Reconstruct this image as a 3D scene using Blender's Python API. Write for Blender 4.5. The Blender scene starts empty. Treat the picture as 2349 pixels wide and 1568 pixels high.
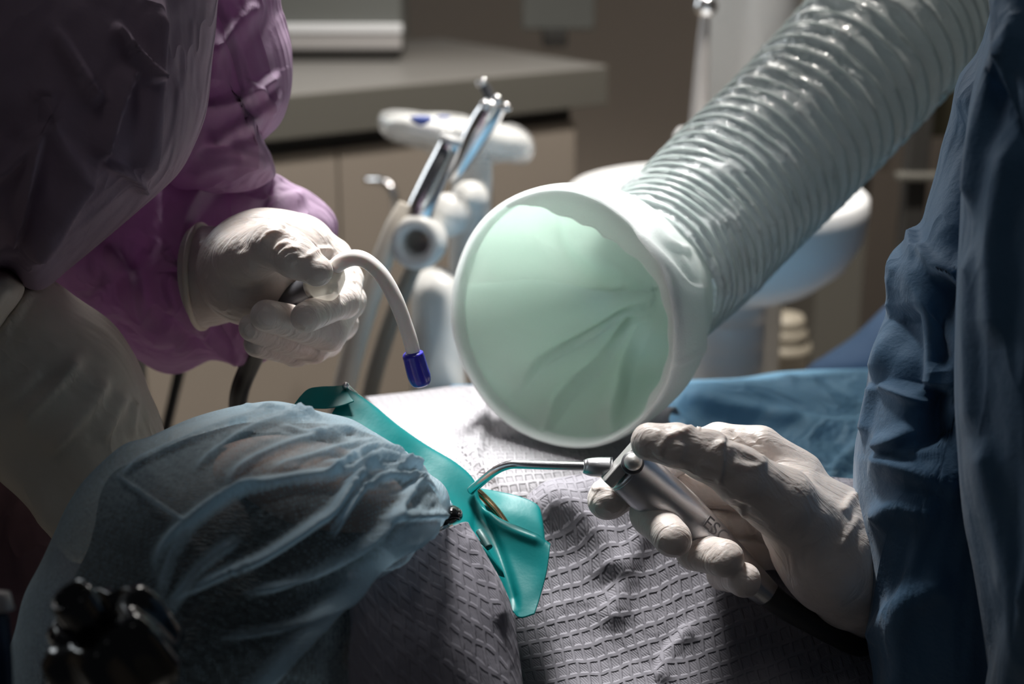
import bpy, bmesh, math, random
import numpy as np
from mathutils import Vector, noise
R = math.radians
C = bpy.context.scene.collection

# ------------------------------------------------------------------ camera
W, H = 2349, 1568
LENS, SENSOR = 50.0, 36.0
FPX = W * LENS / SENSOR
CAMZ, PITCH = 1.25, R(18)
cam_d = bpy.data.cameras.new('camera'); cam = bpy.data.objects.new('camera', cam_d); C.objects.link(cam)
cam_d.lens = LENS; cam_d.sensor_width = SENSOR; cam_d.clip_start = 0.02
cam.location = (0, 0, CAMZ); cam.rotation_euler = (R(90) - PITCH, 0, 0)
cam_d.dof.use_dof = True; cam_d.dof.focus_distance = 0.80; cam_d.dof.aperture_fstop = 5.6
bpy.context.scene.camera = cam

# ------------------------------------------------------------------ light
sc = bpy.context.scene
sc.view_settings.view_transform = 'Standard'; sc.view_settings.look = 'None'
sc.view_settings.exposure = 0.0; sc.view_settings.gamma = 1.0
sc.cycles.use_denoising = True
sc.cycles.max_bounces = 10; sc.cycles.transparent_max_bounces = 10
wd = bpy.data.worlds.new('world'); sc.world = wd; wd.use_nodes = True
wd.node_tree.nodes['Background'].inputs[0].default_value = (0.80, 0.86, 1.0, 1)
wd.node_tree.nodes['Background'].inputs[1].default_value = 0.022

def lamp(name, kind, loc, target, energy, color=(1, 1, 1), **kw):
    d = bpy.data.lights.new(name, kind); o = bpy.data.objects.new(name, d); C.objects.link(o)
    o.location = loc; d.energy = energy; d.color = color
    o.rotation_euler = (Vector(target) - Vector(loc)).to_track_quat('-Z', 'Y').to_euler()
    for k, v in kw.items(): setattr(d, k, v)
    return o
# the operating lamp above the patient's chest, shining back towards the mouth
lamp('operating_lamp', 'SPOT', (-0.10, 1.16, 1.74), (-0.025, 0.91, 0.99), 165, (1.0, 0.99, 0.97), spot_size=R(34), spot_blend=1.0, shadow_soft_size=0.13)
lamp('overhead_fill', 'SPOT', (0.05, 0.40, 2.1), (0.05, 0.88, 1.05), 9.5, (1.0, 0.98, 0.96), spot_size=R(26), spot_blend=1.0, shadow_soft_size=0.32)  # added fill for hand fronts, cap and hood, not a fixture of the room
# daylight from the window at the back left
lamp('window_light', 'AREA', (-1.7, 2.7, 1.75), (0.35, 1.2, 1.05), 13, (0.90, 0.96, 1.0), shape='RECTANGLE', size=0.8, size_y=1.2)
# ceiling panels of the room
lamp('ceiling_panel_light', 'AREA', (-0.15, 2.5, 2.2), (0.2, 1.5, 1.0), 11, (1.0, 0.96, 0.91), shape='RECTANGLE', size=0.7, size_y=0.4)
lamp('side_panel_light', 'AREA', (-0.9, 1.9, 2.4), (0.2, 0.9, 0.8), 0.15, (0.95, 0.98, 1.0), shape='RECTANGLE', size=0.6, size_y=0.6)

lamp('ceiling_downlight', 'SPOT', (0.38, 1.62, 2.5), (0.08, 2.1, 0.55), 185, (1.0, 0.94, 0.87), spot_size=R(78), spot_blend=0.7, shadow_soft_size=0.08)

# ------------------------------------------------------------------ helpers
FW = np.array([0, math.cos(PITCH), -math.sin(PITCH)]); UP = np.array([0, math.sin(PITCH), math.cos(PITCH)]); RT = np.array([1., 0, 0])
CAM = np.array([0, 0, CAMZ])
def ray(px, py): return FW + RT * ((px - W / 2) / FPX) + UP * ((H / 2 - py) / FPX)
def at(px, py, Y):
    d = ray(px, py); return CAM + d * (Y / d[1])
def atz(px, py, z):
    d = ray(px, py); return CAM + d * ((z - CAMZ) / d[2])
def mpp(P): return float(np.dot(np.asarray(P) - CAM, FW)) / FPX     # metres per pixel at P
def proj(co):
    q = co - CAM; z = q @ FW
    return np.stack([W / 2 + FPX * (q @ RT) / z, H / 2 - FPX * (q @ UP) / z], -1)
def unit(v): v = np.asarray(v, float); return v / (np.linalg.norm(v) + 1e-12)

def tag(o, label=None, cat=None, group=None, kind=None):
    if label: o['label'] = label
    if cat: o['category'] = cat
    if group: o['group'] = group
    if kind: o['kind'] = kind
    return o
def thing(name, loc, label, cat, group=None):
    o = bpy.data.objects.new(name, None); C.objects.link(o); o.location = Vector(loc); o.empty_display_size = .02
    bpy.context.view_layer.update()
    return tag(o, label, cat, group)
def obj(name, verts, faces, mat, parent=None, smooth=True, uv=None):
    me = bpy.data.meshes.new(name)
    v = np.asarray(verts, float)
    me.from_pydata(v.tolist(), [], [tuple(int(i) for i in f) for f in faces])
    me.update()
    if smooth: me.polygons.foreach_set('use_smooth', [True] * len(me.polygons))
    if mat: me.materials.append(mat)
    o = bpy.data.objects.new(name, me); C.objects.link(o)
    if parent:
        o.parent = parent; o.location = -parent.location if parent.parent is None else (0, 0, 0)
    return o
def subsurf(o, n=1):
    m = o.modifiers.new('s', 'SUBSURF'); m.levels = n; m.render_levels = n; return o
def solid(o, t, off=0):
    m = o.modifiers.new('t', 'SOLIDIFY'); m.thickness = t; m.offset = off; return o
def bevel(o, w, n=3):
    m = o.modifiers.new('b', 'BEVEL'); m.width = w; m.segments = n; m.limit_method = 'ANGLE'; return o

def catmull(P, n, closed=False):
    P = np.asarray(P, float); m = len(P)
    segs = m if closed else m - 1
    t = np.linspace(0, segs, n, endpoint=not closed)
    i = np.minimum(t.astype(int), segs - 1); f = (t - i).reshape((-1,) + (1,) * (P.ndim - 1))
    g = (lambda k: P[k % m]) if closed else (lambda k: np.where((k < 0).reshape(f.shape), 2 * P[0] - P[1], np.where((k >= m).reshape(f.shape), 2 * P[-1] - P[-2], P[np.clip(k, 0, m - 1)])))
    a, b, c, d = g(i - 1), g(i), g(i + 1), g(i + 2)
    return .5 * (2 * b + (c - a) * f + (2 * a - 5 * b + 4 * c - d) * f ** 2 + (3 * b - a - 3 * c + d) * f ** 3)

def gridfaces(nu, nv, cu=False, cv=False):
    F = []
    for i in range(nu if cu else nu - 1):
        for j in range(nv if cv else nv - 1):
            a, b = i * nv + j, i * nv + (j + 1) % nv; i2 = (i + 1) % nu
            F.append((a, b, i2 * nv + (j + 1) % nv, i2 * nv + j))
    return F
def gnormals(G, cu=False, cv=False):
    def d(A, ax, cl):
        if cl: return np.roll(A, -1, ax) - np.roll(A, 1, ax)
        return np.gradient(A, axis=ax)
    n = np.cross(d(G, 0, cu), d(G, 1, cv)); return n / (np.linalg.norm(n, axis=-1, keepdims=True) + 1e-12)

def pdist(q, poly):
    """distance in px, signed side and position along a polyline"""
    best = np.full(len(q), 1e9); side = np.zeros(len(q)); par = np.zeros(len(q))
    L = [np.linalg.norm(poly[i + 1] - poly[i]) for i in range(len(poly) - 1)]; T = sum(L); acc = 0
    for i in range(len(poly) - 1):
        a, b = poly[i], poly[i + 1]; ab = b - a
        raw = ((q - a) @ ab) / (ab @ ab + 1e-9); t = np.clip(raw, 0, 1)
        dv = q - (a + t[:, None] * ab); dd = np.linalg.norm(dv, axis=1)
        m = dd < best
        best[m] = dd[m]; side[m] = np.sign(ab[0] * dv[m, 1] - ab[1] * dv[m, 0]); par[m] = (acc + t[m] * L[i]) / T
        acc += L[i]
    return best, side, par
def wider(folds, a, b): return [(f[0], f[1] * a, f[2] * b, (f[3] if len(f) > 3 else f[1]) * a) for f in folds]
def crease(co, no, folds, front=True):
    """folds: (polyline px, width px, height mm[, width on the right hand side])"""
    q = proj(co); out = co.copy()
    view = co - CAM; view /= np.linalg.norm(view, axis=1, keepdims=True)
    fac = -(no * view).sum(1)
    sgn = np.where(fac < 0, -1., 1.)
    gate = np.clip((fac if front else np.abs(fac)) * 4 + .15, 0, 1)
    if not front: n2 = no * sgn[:, None]
    else: n2 = no
    D = np.zeros(len(co))
    for f in folds:
        poly = catmull(np.array(f[0], float), max(6, 5 * len(f[0]))); w, h = f[1], f[2]; w2 = f[3] if len(f) > 3 else w
        lo, hi = poly.min(0) - 4 * max(w, w2), poly.max(0) + 4 * max(w, w2)
        m = np.where(((q > lo) & (q < hi)).all(1))[0]
        if not len(m): continue
        d, s, t = pdist(q[m], poly)
        ww = np.where(s > 0, w2, w)
        D[m] += h * .001 * np.exp(-(d / ww) ** 2) * np.clip(np.sin(np.pi * np.clip(t, .0, 1)) * 2.2 + .12, 0, 1)
    return out + n2 * (D * gate)[:, None]
def rough(co, no, amp, freq, seed=0, stretch=(1, 1, 1)):
    s = np.array(stretch)
    d = np.array([noise.noise(Vector((p * s * freq + seed).tolist())) for p in co])
    return co + no * (d * amp)[:, None]

def sheet(name, rows, nu, nv, mat, parent=None, folds=(), thick=0.0006, wrinkle=None):
    G = np.array([[at(*p) for p in r] for r in rows])
    G = catmull(G, nu); G = np.swapaxes(catmull(np.swapaxes(G, 0, 1), nv), 0, 1)
    co = G.reshape(-1, 3)
    if wrinkle: co = rough(co, gnormals(G).reshape(-1, 3), *wrinkle); G = co.reshape(G.shape)
    if folds: co = crease(co, gnormals(G).reshape(-1, 3), folds, False)
    o = obj(name, co, gridfaces(nu, nv), mat, parent)
    if thick: solid(o, thick)
    return o

def frames(P):
    T = np.gradient(P, axis=0); T /= np.linalg.norm(T, axis=1, keepdims=True)
    n = np.cross(T[0], [0, .3, 1.]); n = unit(n); N = [n]
    for i in range(1, len(P)):
        n = N[-1] - T[i] * np.dot(N[-1], T[i]); N.append(unit(n))
    N = np.array(N); return T, N, np.cross(T, N)
def tube(name, pts, nseg, nr, mat, parent=None, fn=None, caps=True, world=False, folds=(), raw=False):
    """pts: (px, py, Y, r px) or with world=True (x, y, z, r m)"""
    if world: Q = np.array(pts, float)
    else:
        Q = []
        for p in pts:
            c = at(*p[:3]); Q.append([*c, p[3] * mpp(c)])
        Q = np.array(Q)
    Q = catmull(Q, nseg); P, r = Q[:, :3], Q[:, 3]
    T, N, B = frames(P)
    th = np.linspace(0, 2 * np.pi, nr, endpoint=False)
    rr = r[:, None] * np.ones(nr)
    if fn is not None: rr = fn(np.concatenate([[0], np.cumsum(np.linalg.norm(np.diff(P, axis=0), axis=1))])[:, None], th[None, :], rr)
    G = P[:, None] + rr[..., None] * (np.cos(th)[None, :, None] * N[:, None] + np.sin(th)[None, :, None] * B[:, None])
    co = G.reshape(-1, 3)
    if folds: co = crease(co, -gnormals(G, False, True).reshape(-1, 3) * np.sign(np.sum((G[0, 0] - P[0]) * -gnormals(G, False, True)[0, 0])), folds)
    F = gridfaces(nseg, nr, False, True)
    if caps:
        k = len(co); co = np.vstack([co, P[0], P[-1]])
        for j in range(nr):
            F.append((k, (j + 1) % nr, j)); F.append((k + 1, (nseg - 1) * nr + j, (nseg - 1) * nr + (j + 1) % nr))
    return (co, F) if raw else obj(name, co, F, mat, parent)

def blob(name, outline, center, Y, df, db, mat, parent=None, nphi=160, nal=70, folds=(), wrinkle=None, p=.8, smooth=True, keep=None):
    """a closed body whose silhouette seen from the front follows the outline, df / db metres deep to the front / back"""
    c = at(center[0], center[1], Y); s = mpp(c)
    O = np.array(outline, float); O = catmull(O, 900, True) if smooth else O
    cc = np.array(center, float)
    ph = np.linspace(0, 2 * np.pi, nphi, endpoint=False); rad = np.zeros(nphi)
    A, B = O, np.roll(O, -1, 0)
    for k, a in enumerate(ph):
        d = np.array([math.cos(a), -math.sin(a)]); e = B - A
        den = d[0] * e[:, 1] - d[1] * e[:, 0]; den = np.where(abs(den) < 1e-9, 1e-9, den); w = A - cc
        t = (w[:, 0] * e[:, 1] - w[:, 1] * e[:, 0]) / den; u = (w[:, 0] * d[1] - w[:, 1] * d[0]) / den
        m = (t > 0) & (u >= -1e-6) & (u <= 1 + 1e-6)
        rad[k] = t[m].max() if m.any() else rad[k - 1]
    vd = unit(c - CAM); r2 = unit(np.cross(vd, UP)); u2 = np.cross(r2, vd)
    al = np.linspace(0.0, np.pi, nal)[1:-1]
    G = []
    for a in al:
        sp = math.sin(a) ** p; dep = -math.cos(a) * (df if a < np.pi / 2 else db)
        G.append([c + (r2 * math.cos(f) + u2 * math.sin(f)) * (q * s * sp) * (1 + dep / np.linalg.norm(c - CAM)) + vd * dep for f, q in zip(ph, rad)])
    G = np.array(G); co = G.reshape(-1, 3); n = gnormals(G, False, True); 
    if np.sum(n[len(n) // 2, 0] * (G[len(n) // 2, 0] - c)) < 0: n = -n
    if wrinkle: co = rough(co, n.reshape(-1, 3), *wrinkle); G = co.reshape(G.shape); n2 = gnormals(G, False, True); n = n2 * np.sign((n2 * n).sum(-1, keepdims=True))
    gath = None
    if folds: c_0 = co; co = crease(co, n.reshape(-1, 3), folds); gath = np.clip(((co - c_0) * n.reshape(-1, 3)).sum(1) / .006, 0, 1)
    F = gridfaces(len(al), nphi, False, True); k = len(co)
    co = np.vstack([co, c - vd * df, c + vd * db])
    for j in range(nphi):
        F.append((k, (j + 1) % nphi, j)); F.append((k + 1, (len(al) - 1) * nphi + j, (len(al) - 1) * nphi + (j + 1) % nphi))
    if keep is not None:
        q = proj(co); F = [f for f in F if keep(q[list(f)].mean(0), co[list(f)].mean(0))]
    o = obj(name, co, F, mat, parent)
    if gath is not None and keep is None:      # how strongly the cloth is gathered into layers
        at_ = o.data.attributes.new('gather', 'FLOAT', 'POINT'); at_.data.foreach_set('value', np.concatenate([gath, [0, 0]]))
    return o

# ---- signed distance modelling for gloves and the patient's body
def surface_nets(D, lo, h):
    s = D < 0; nx, ny, nz = D.shape
    corners = [(i, j, k) for i in (0, 1) for j in (0, 1) for k in (0, 1)]
    cnt = sum(s[i:nx - 1 + i, j:ny - 1 + j, k:nz - 1 + k].astype(np.int8) for i, j, k in corners)
    act = (cnt > 0) & (cnt < 8); idx = -np.ones(act.shape, int); cells = np.argwhere(act); idx[act] = np.arange(len(cells))
    acc = np.zeros((len(cells), 3)); n = np.zeros(len(cells))
    for a in corners:
        for ax in range(3):
            if a[ax]: continue
            b = list(a); b[ax] = 1
            va = D[cells[:, 0] + a[0], cells[:, 1] + a[1], cells[:, 2] + a[2]]; vb = D[cells[:, 0] + b[0], cells[:, 1] + b[1], cells[:, 2] + b[2]]
            m = (va < 0) != (vb < 0); t = np.where(m, va / (va - vb + 1e-20), 0)
            P = np.tile(np.array(a, float), (len(cells), 1)); P[:, ax] += t
            acc[m] += P[m]; n[m] += 1
    V = (cells + acc / n[:, None]) * h + lo
    F = []
    for ax in range(3):
        sl0 = [slice(1, -1)] * 3; sl0[ax] = slice(0, -1); sl1 = list(sl0); sl1[ax] = slice(1, None)
        A, B = s[tuple(sl0)], s[tuple(sl1)]
        e = np.argwhere(A != B) + np.array([0 if k == ax else 1 for k in range(3)])
        if not len(e): continue
        inside = s[e[:, 0], e[:, 1], e[:, 2]]
        u, v = [(1, 2), (2, 0), (0, 1)][ax]
        du, dv = np.eye(3, dtype=int)[u], np.eye(3, dtype=int)[v]
        q = [idx[tuple((e - x).T)] for x in (du * 0, du, du + dv, dv)]
        Q = np.stack(q, 1); Q[~inside] = Q[~inside][:, ::-1]
        F.append(Q)
    return V, np.vstack(F)
def smin(a, b, k):
    h = np.clip(.5 + .5 * (b - a) / k, 0, 1); return b * (1 - h) + a * h - k * h * (1 - h)
def sdf_body(name, base, fingers, h, kb, kf, mat, parent=None, folds=(), kbf=.010, wrinkle=None, ell=(), clip=None, smooth_it=2):
    """base: chains of (co, r); fingers: chains that blend with the base and stay apart from one another"""
    allj = [j for ch in base + fingers for j in ch] + [(e[0], max(e[2])) for e in ell]
    P = np.array([j[0] for j in allj]); r = np.array([j[1] for j in allj])
    lo = (P - r[:, None]).min(0) - 5 * h; hi = (P + r[:, None]).max(0) + 5 * h
    n = np.ceil((hi - lo) / h).astype(int) + 1
    ax = [lo[i] + h * np.arange(n[i]) for i in range(3)]
    X = np.stack(np.meshgrid(*ax, indexing='ij'), -1).astype(np.float32)
    def chain(ch, k):
        D = None
        for (a, ra), (b, rb) in zip(ch[:-1], ch[1:]):
            a, b = np.asarray(a, np.float32), np.asarray(b, np.float32); ab = b - a
            t = np.clip(((X - a) @ ab) / (ab @ ab + 1e-12), 0, 1)
            d = np.linalg.norm(X - a - t[..., None] * ab, axis=-1) - (ra + (rb - ra) * t)
            D = d if D is None else smin(D, d, k)
        return D
    Bd = None
    for ch in base:
        d = chain(ch, kb); Bd = d if Bd is None else smin(Bd, d, kb)
    for (c, M, rad) in ell:
        q = ((X - c) @ np.asarray(M).T) / np.array(rad); l = np.linalg.norm(q, axis=-1); d = (l - 1) * min(rad)
        Bd = d if Bd is None else smin(Bd, d, kb)
    D = Bd
    for ch in fingers:
        f = smin(chain(ch, .003), Bd, kbf); D = smin(D, f, kf)
    if clip is not None: D = np.maximum(D, clip(X))
    V, F = surface_nets(D, lo, h)
    # a few smoothing passes
    e = np.vstack([F[:, [0, 1]], F[:, [1, 2]], F[:, [2, 3]], F[:, [3, 0]]])
    for _ in range(smooth_it):
        S = np.zeros_like(V); cn = np.zeros(len(V))
        for c in range(3):
            S[:, c] = np.bincount(e[:, 0], V[e[:, 1], c], len(V)) + np.bincount(e[:, 1], V[e[:, 0], c], len(V))
        cn = np.bincount(e[:, 0], minlength=len(V)) + np.bincount(e[:, 1], minlength=len(V))
        V = V * .5 + .5 * S / cn[:, None]
    def vn(V):
        fn = np.cross(V[F[:, 2]] - V[F[:, 0]], V[F[:, 3]] - V[F[:, 1]]); N = np.zeros_like(V)
        for c in range(4):
            for k in range(3): N[:, k] += np.bincount(F[:, c], fn[:, k], len(V))
        return N / (np.linalg.norm(N, axis=1, keepdims=True) + 1e-12)
    N = vn(V)
    if wrinkle: V = rough(V, N, *wrinkle); N = vn(V)
    if folds: V = crease(V, N, wider(folds, 1.3, .95))
    return obj(name, V, F, mat, parent)
def J(px, py, Y, rp):
    c = at(px, py, Y); return (c, rp * mpp(c))
def CH(*pts): return [J(*p) for p in pts]

def lathe(name, prof, loc, mat, parent=None, n=64, axis=(0, 0, 1), rfn=None):
    ax = unit(axis); a = unit(np.cross(ax, [0.3, 1, 0.2])); b = np.cross(ax, a)
    th = np.linspace(0, 2 * np.pi, n, endpoint=False); loc = np.asarray(loc, float)
    co = np.array([[loc + ax * z + (a * math.cos(t) + b * math.sin(t)) * (r * (rfn(t) if rfn else 1)) for t in th] for r, z in prof])
    return obj(name, co.reshape(-1, 3), gridfaces(len(prof), n, False, True), mat, parent)
def box(name, lo, hi, mat, parent=None, bev=.004, rot=0, piv=None):
    lo, hi = np.array(lo, float), np.array(hi, float)
    v = np.array([[(lo, hi)[i][0], (lo, hi)[j][1], (lo, hi)[k][2]] for i in (0, 1) for j in (0, 1) for k in (0, 1)])
    if rot:
        pv = np.array(piv if piv is not None else (lo + hi) / 2); c, s = math.cos(rot), math.sin(rot)
        q = v - pv; v = np.stack([q[:, 0] * c - q[:, 1] * s, q[:, 0] * s + q[:, 1] * c, q[:, 2]], 1) + pv
    F = [(0, 1, 3, 2), (4, 6, 7, 5), (0, 4, 5, 1), (2, 3, 7, 6), (0, 2, 6, 4), (1, 5, 7, 3)]
    o = obj(name, v, F, mat, parent, smooth=False)
    if bev: bevel(o, bev)
    return o
def prism(name, poly, z0, z1, mat, parent=None, bev=.003):
    n = len(poly); v = [(p[0], p[1], z0) for p in poly] + [(p[0], p[1], z1) for p in poly]
    F = [tuple(range(n))[::-1], tuple(range(n, 2 * n))] + [(i, (i + 1) % n, n + (i + 1) % n, n + i) for i in range(n)]
    o = obj(name, v, F, mat, parent, smooth=False)
    if bev: bevel(o, bev)
    return o

# ------------------------------------------------------------------ materials
class NT:
    def __init__(s, name):
        s.m = bpy.data.materials.new(name); s.m.use_nodes = True; s.t = s.m.node_tree; s.t.nodes.clear()
        s.out = s.n('ShaderNodeOutputMaterial')
    def n(s, typ, **kw):
        x = s.t.nodes.new(typ)
        for k, v in kw.items():
            if k.startswith('_'): setattr(x, k[1:], v)
            else:
                key = k.replace('_', ' ') if not k.startswith('i') or not k[1:].isdigit() else int(k[1:])
                sock = x.inputs[key]
                if hasattr(v, 'is_linked') or isinstance(v, bpy.types.NodeSocket): s.t.links.new(v, sock)
                else: sock.default_value = v if not (isinstance(v, tuple) and len(v) == 3 and sock.type == 'RGBA') else (*v, 1)
        return x
    def math(s, op, a, b=None, c=None):
        kw = {'i0': a}
        if b is not None: kw['i1'] = b
        if c is not None: kw['i2'] = c
        return s.n('ShaderNodeMath', _operation=op, **kw).outputs[0]
def bumpmap(t, items):
    """items: (scale, strength, distance, stretch, kind)"""
    tc = t.n('ShaderNodeTexCoord').outputs['Object']; prev = None
    for it in items:
        scale, dist = it[0], it[1]; st = it[2] if len(it) > 2 else (1, 1, 1); kind = it[3] if len(it) > 3 else 'noise'
        mp = t.n('ShaderNodeMapping', Vector=tc, Scale=st, Rotation=it[4] if len(it) > 4 else (0, 0, 0)).outputs[0]
        if kind == 'noise': h = t.n('ShaderNodeTexNoise', Vector=mp, Scale=scale, Detail=4.0).outputs[0]
        elif kind == 'vor': h = t.n('ShaderNodeTexVoronoi', Vector=mp, Scale=scale).outputs[0]
        elif kind == 'ridge':
            h = t.n('ShaderNodeTexNoise', Vector=mp, Scale=scale, Detail=3.0, Distortion=.6).outputs[0]
            h = t.math('SUBTRACT', 1.0, t.math('MULTIPLY', t.math('ABSOLUTE', t.math('SUBTRACT', h, .5)), 5.0))
        kw = dict(Height=h, Distance=dist, Strength=1.0)
        if prev: kw['Normal'] = prev
        prev = t.n('ShaderNodeBump', **kw).outputs[0]
    return prev
def mat(name, col, rough=.5, metal=0., bump=None, trans=0., trcol=None, sss=0., coat=0., vary=0., spec=.5, alpha=1., sheen=0., tex=None):
    t = NT(name); kw = {'Roughness': rough, 'Metallic': metal, 'Specular_IOR_Level': spec}
    nb = bumpmap(t, bump) if bump else None
    base = (*col, 1)
    if vary:
        tc = t.n('ShaderNodeTexCoord').outputs['Object']
        nz = t.n('ShaderNodeTexNoise', Vector=tc, Scale=tex or 9.0, Detail=5.0).outputs[0]
        f = t.math('MULTIPLY_ADD', nz, 2 * vary, 1 - vary)
        mx = t.n('ShaderNodeVectorMath', _operation='SCALE', i0=col); t.t.links.new(f, mx.inputs['Scale']); base = mx.outputs[0]
    pb = t.n('ShaderNodeBsdfPrincipled', Base_Color=base, **kw)
    if nb: t.t.links.new(nb, pb.inputs['Normal'])
    if sss: pb.inputs['Subsurface Weight'].default_value = sss; pb.inputs['Subsurface Radius'].default_value = (.8, .5, .35); pb.inputs['Subsurface Scale'].default_value = .006
    if coat: pb.inputs['Coat Weight'].default_value = coat; pb.inputs['Coat Roughness'].default_value = .08
    if sheen: pb.inputs['Sheen Weight'].default_value = sheen
    sh = pb.outputs[0]
    if trans:
        tr = t.n('ShaderNodeBsdfTranslucent', Color=(*(trcol or col), 1))
        if nb: t.t.links.new(nb, tr.inputs['Normal'])
        sh = t.n('ShaderNodeMixShader', Fac=trans, i1=sh, i2=tr.outputs[0]).outputs[0]
    if alpha < 1:
        tp = t.n('ShaderNodeBsdfTransparent'); sh = t.n('ShaderNodeMixShader', Fac=alpha, i1=tp.outputs[0], i2=sh).outputs[0]
    t.t.links.new(sh, t.out.inputs[0]); return t.m

M = {}
M['glove'] = mat('latex_glove', (.64, .57, .53), .42, bump=[(90, .0006, (1, 1, 1)), (420, .0002), (45, .0005, (1, 3, 1), 'ridge', (.4, .5, .2))], sss=.25, sheen=.15)
M['glove_dark'] = mat('latex_glove_cuff', (.74, .68, .58), .5, bump=[(60, .0007), (9, .002, (1, 3, 1), 'ridge', (.3, .2, .6))])
M['pink'] = mat('pink_gown', (.35, .25, .35), .7, bump=[(14, .006, (1, 1, .6), 'ridge'), (60, .0012)], trans=.35, trcol=(.52, .28, .50))
M['plum'] = mat('plum_gown', (.36, .27, .35), .8, bump=[(12, .008, (1, 1, .4), 'ridge'), (70, .001)], trans=.1)
M['blue'] = mat('blue_gown', (.05, .13, .235), .75, bump=[(10, .006, (1, 1, .3), 'ridge'), (80, .0012), (500, .0003)], sheen=.2)
M['drape'] = mat('blue_drape', (.26, .54, .76), .6, bump=[(13, .006, (1, 1, 1), 'ridge'), (55, .001), (420, .0005, (1, 1, 1), 'vor')], trans=.3, trcol=(.2, .58, .9))
M['hair'] = mat('dark_hair', (.012, .010, .010), .55, bump=[(260, .0012, (1, 5, 1))])
M['skin'] = mat('skin', (.20, .125, .095), .5, bump=[(180, .0003)], sss=.3)
M['dam'] = mat('teal_latex', (.0, .23, .235), .42, bump=[(30, .0006), (700, .00004)], trans=.45, trcol=(.0, .38, .38))
M['hood'] = mat('white_filter_cloth', (.90, .92, .91), .85, bump=[(900, .0002, (1, 1, 1), 'vor'), (60, .0006)], trans=.65, trcol=(.95, .97, .97))
M['lining'] = mat('green_filter_lining', (.80, .88, .84), .9, bump=[(40, .0006), (500, .00012)], trans=.55, trcol=(.84, .94, .88))
M['white'] = mat('white_plastic', (.82, .82, .80), .35, bump=None)
M['white_soft'] = mat('white_enamel', (.78, .79, .80), .3)
M['tube'] = mat('white_tube', (.90, .87, .85), .28, sss=.2)
M['navy'] = mat('blue_tip', (.035, .03, .42), .3, coat=.3, sss=.1)
M['clear'] = mat('cloudy_clear_plastic', (.80, .76, .68), .2, trans=.4, alpha=.75)
M['dgrey'] = mat('dark_grey_handle', (.085, .085, .095), .45)
M['black'] = mat('black_rubber', (.012, .012, .013), .35)
M['blackgloss'] = mat('black_gloss', (.006, .006, .006), .16, coat=.6)
M['steel'] = mat('brushed_steel', (.60, .60, .62), .28, 1.0, bump=[(900, .00006, (1, 1, 8))])
M['chrome'] = mat('chrome', (.82, .82, .83), .22, 1.0)
M['bronze'] = mat('bronze_wire', (.62, .42, .24), .25, 1.0)
M['beige'] = mat('beige_cabinet', (.29, .25, .21), .55, vary=.04)
M['counter'] = mat('grey_counter', (.22, .21, .195), .35, vary=.03)
M['counter_front'] = mat('counter_edge', (.115, .11, .095), .5)
M['dark'] = mat('dark_panel', (.035, .033, .03), .6)
M['wall'] = mat('wall_paint', (.50, .42, .35), .9, vary=.05, tex=2.)
M['floor'] = mat('floor_vinyl', (.50, .46, .41), .5, vary=.08, tex=3.)
M['cream'] = mat('cream_plastic', (.38, .34, .27), .5)
M['greybox'] = mat('grey_box', (.135, .14, .13), .5)
M['silver'] = mat('silver_trim', (.55, .53, .52), .4, .4)
M['film'] = mat('plastic_film', (.85, .87, .88), .15, alpha=.35, coat=.5)
M['hosebeige'] = mat('beige_hose', (.62, .57, .50), .45)
M['upholstery'] = mat('dark_upholstery', (.05, .06, .08), .5)

def make_bib(name, col, dist=.0011, cs=.0064):
    t = NT(name)
    tc = t.n('ShaderNodeTexCoord').outputs['Object']
    mp = t.n('ShaderNodeMapping', Vector=tc, Rotation=(0, 0, R(-14)), Scale=(1 / cs, 1 / cs, 1)).outputs[0]
    wob = t.n('ShaderNodeTexNoise', Vector=tc, Scale=60., Detail=2.)
    w2 = t.n('ShaderNodeVectorMath', _operation='SCALE', i0=wob.outputs[1]); w2.inputs['Scale'].default_value = .55
    mp = t.n('ShaderNodeVectorMath', _operation='ADD', i0=mp, i1=w2.outputs[0]).outputs[0]
    xyz = t.n('ShaderNodeSeparateXYZ', Vector=mp)
    row = t.math('FLOOR', xyz.outputs[1])
    xx = t.math('ADD', xyz.outputs[0], t.math('MULTIPLY', t.math('MODULO', row, 2.0), .18))
    fx = t.math('ABSOLUTE', t.math('SUBTRACT', t.math('FRACT', xx), .5)); fy = t.math('ABSOLUTE', t.math('SUBTRACT', t.math('FRACT', xyz.outputs[1]), .5))
    e = t.math('MAXIMUM', fx, fy)
    cell = t.n('ShaderNodeMapRange', Value=e, From_Min=.30, From_Max=.40); cell = cell.outputs[0]      # 1 on the raised lattice
    hatch = t.math('SINE', t.math('MULTIPLY', t.math('ADD', xyz.outputs[0], xyz.outputs[1]), 26.0))
    inner = t.math('MULTIPLY', t.math('SUBTRACT', 1.0, cell), t.math('MULTIPLY', hatch, .12))
    hgt = t.math('ADD', cell, inner)
    fine = t.n('ShaderNodeTexNoise', Vector=tc, Scale=700., Detail=3.).outputs[0]
    hgt = t.math('ADD', hgt, t.math('MULTIPLY', fine, .25))
    b1 = t.n('ShaderNodeBump', Height=hgt, Distance=dist, Strength=1.0).outputs[0]
    crk = t.n('ShaderNodeTexNoise', Vector=tc, Scale=22., Detail=3., Distortion=.5).outputs[0]
    b2 = t.n('ShaderNodeBump', Height=crk, Distance=.006, Strength=.6, Normal=b1).outputs[0]
    pb = t.n('ShaderNodeBsdfPrincipled', Base_Color=(*col, 1), Roughness=.8, Normal=b2)
    tr = t.n('ShaderNodeBsdfTranslucent', Color=(*col, 1), Normal=b2)
    mx = t.n('ShaderNodeMixShader', Fac=.15, i1=pb.outputs[0], i2=tr.outputs[0])
    t.t.links.new(mx.outputs[0], t.out.inputs[0]); return t.m
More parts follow.
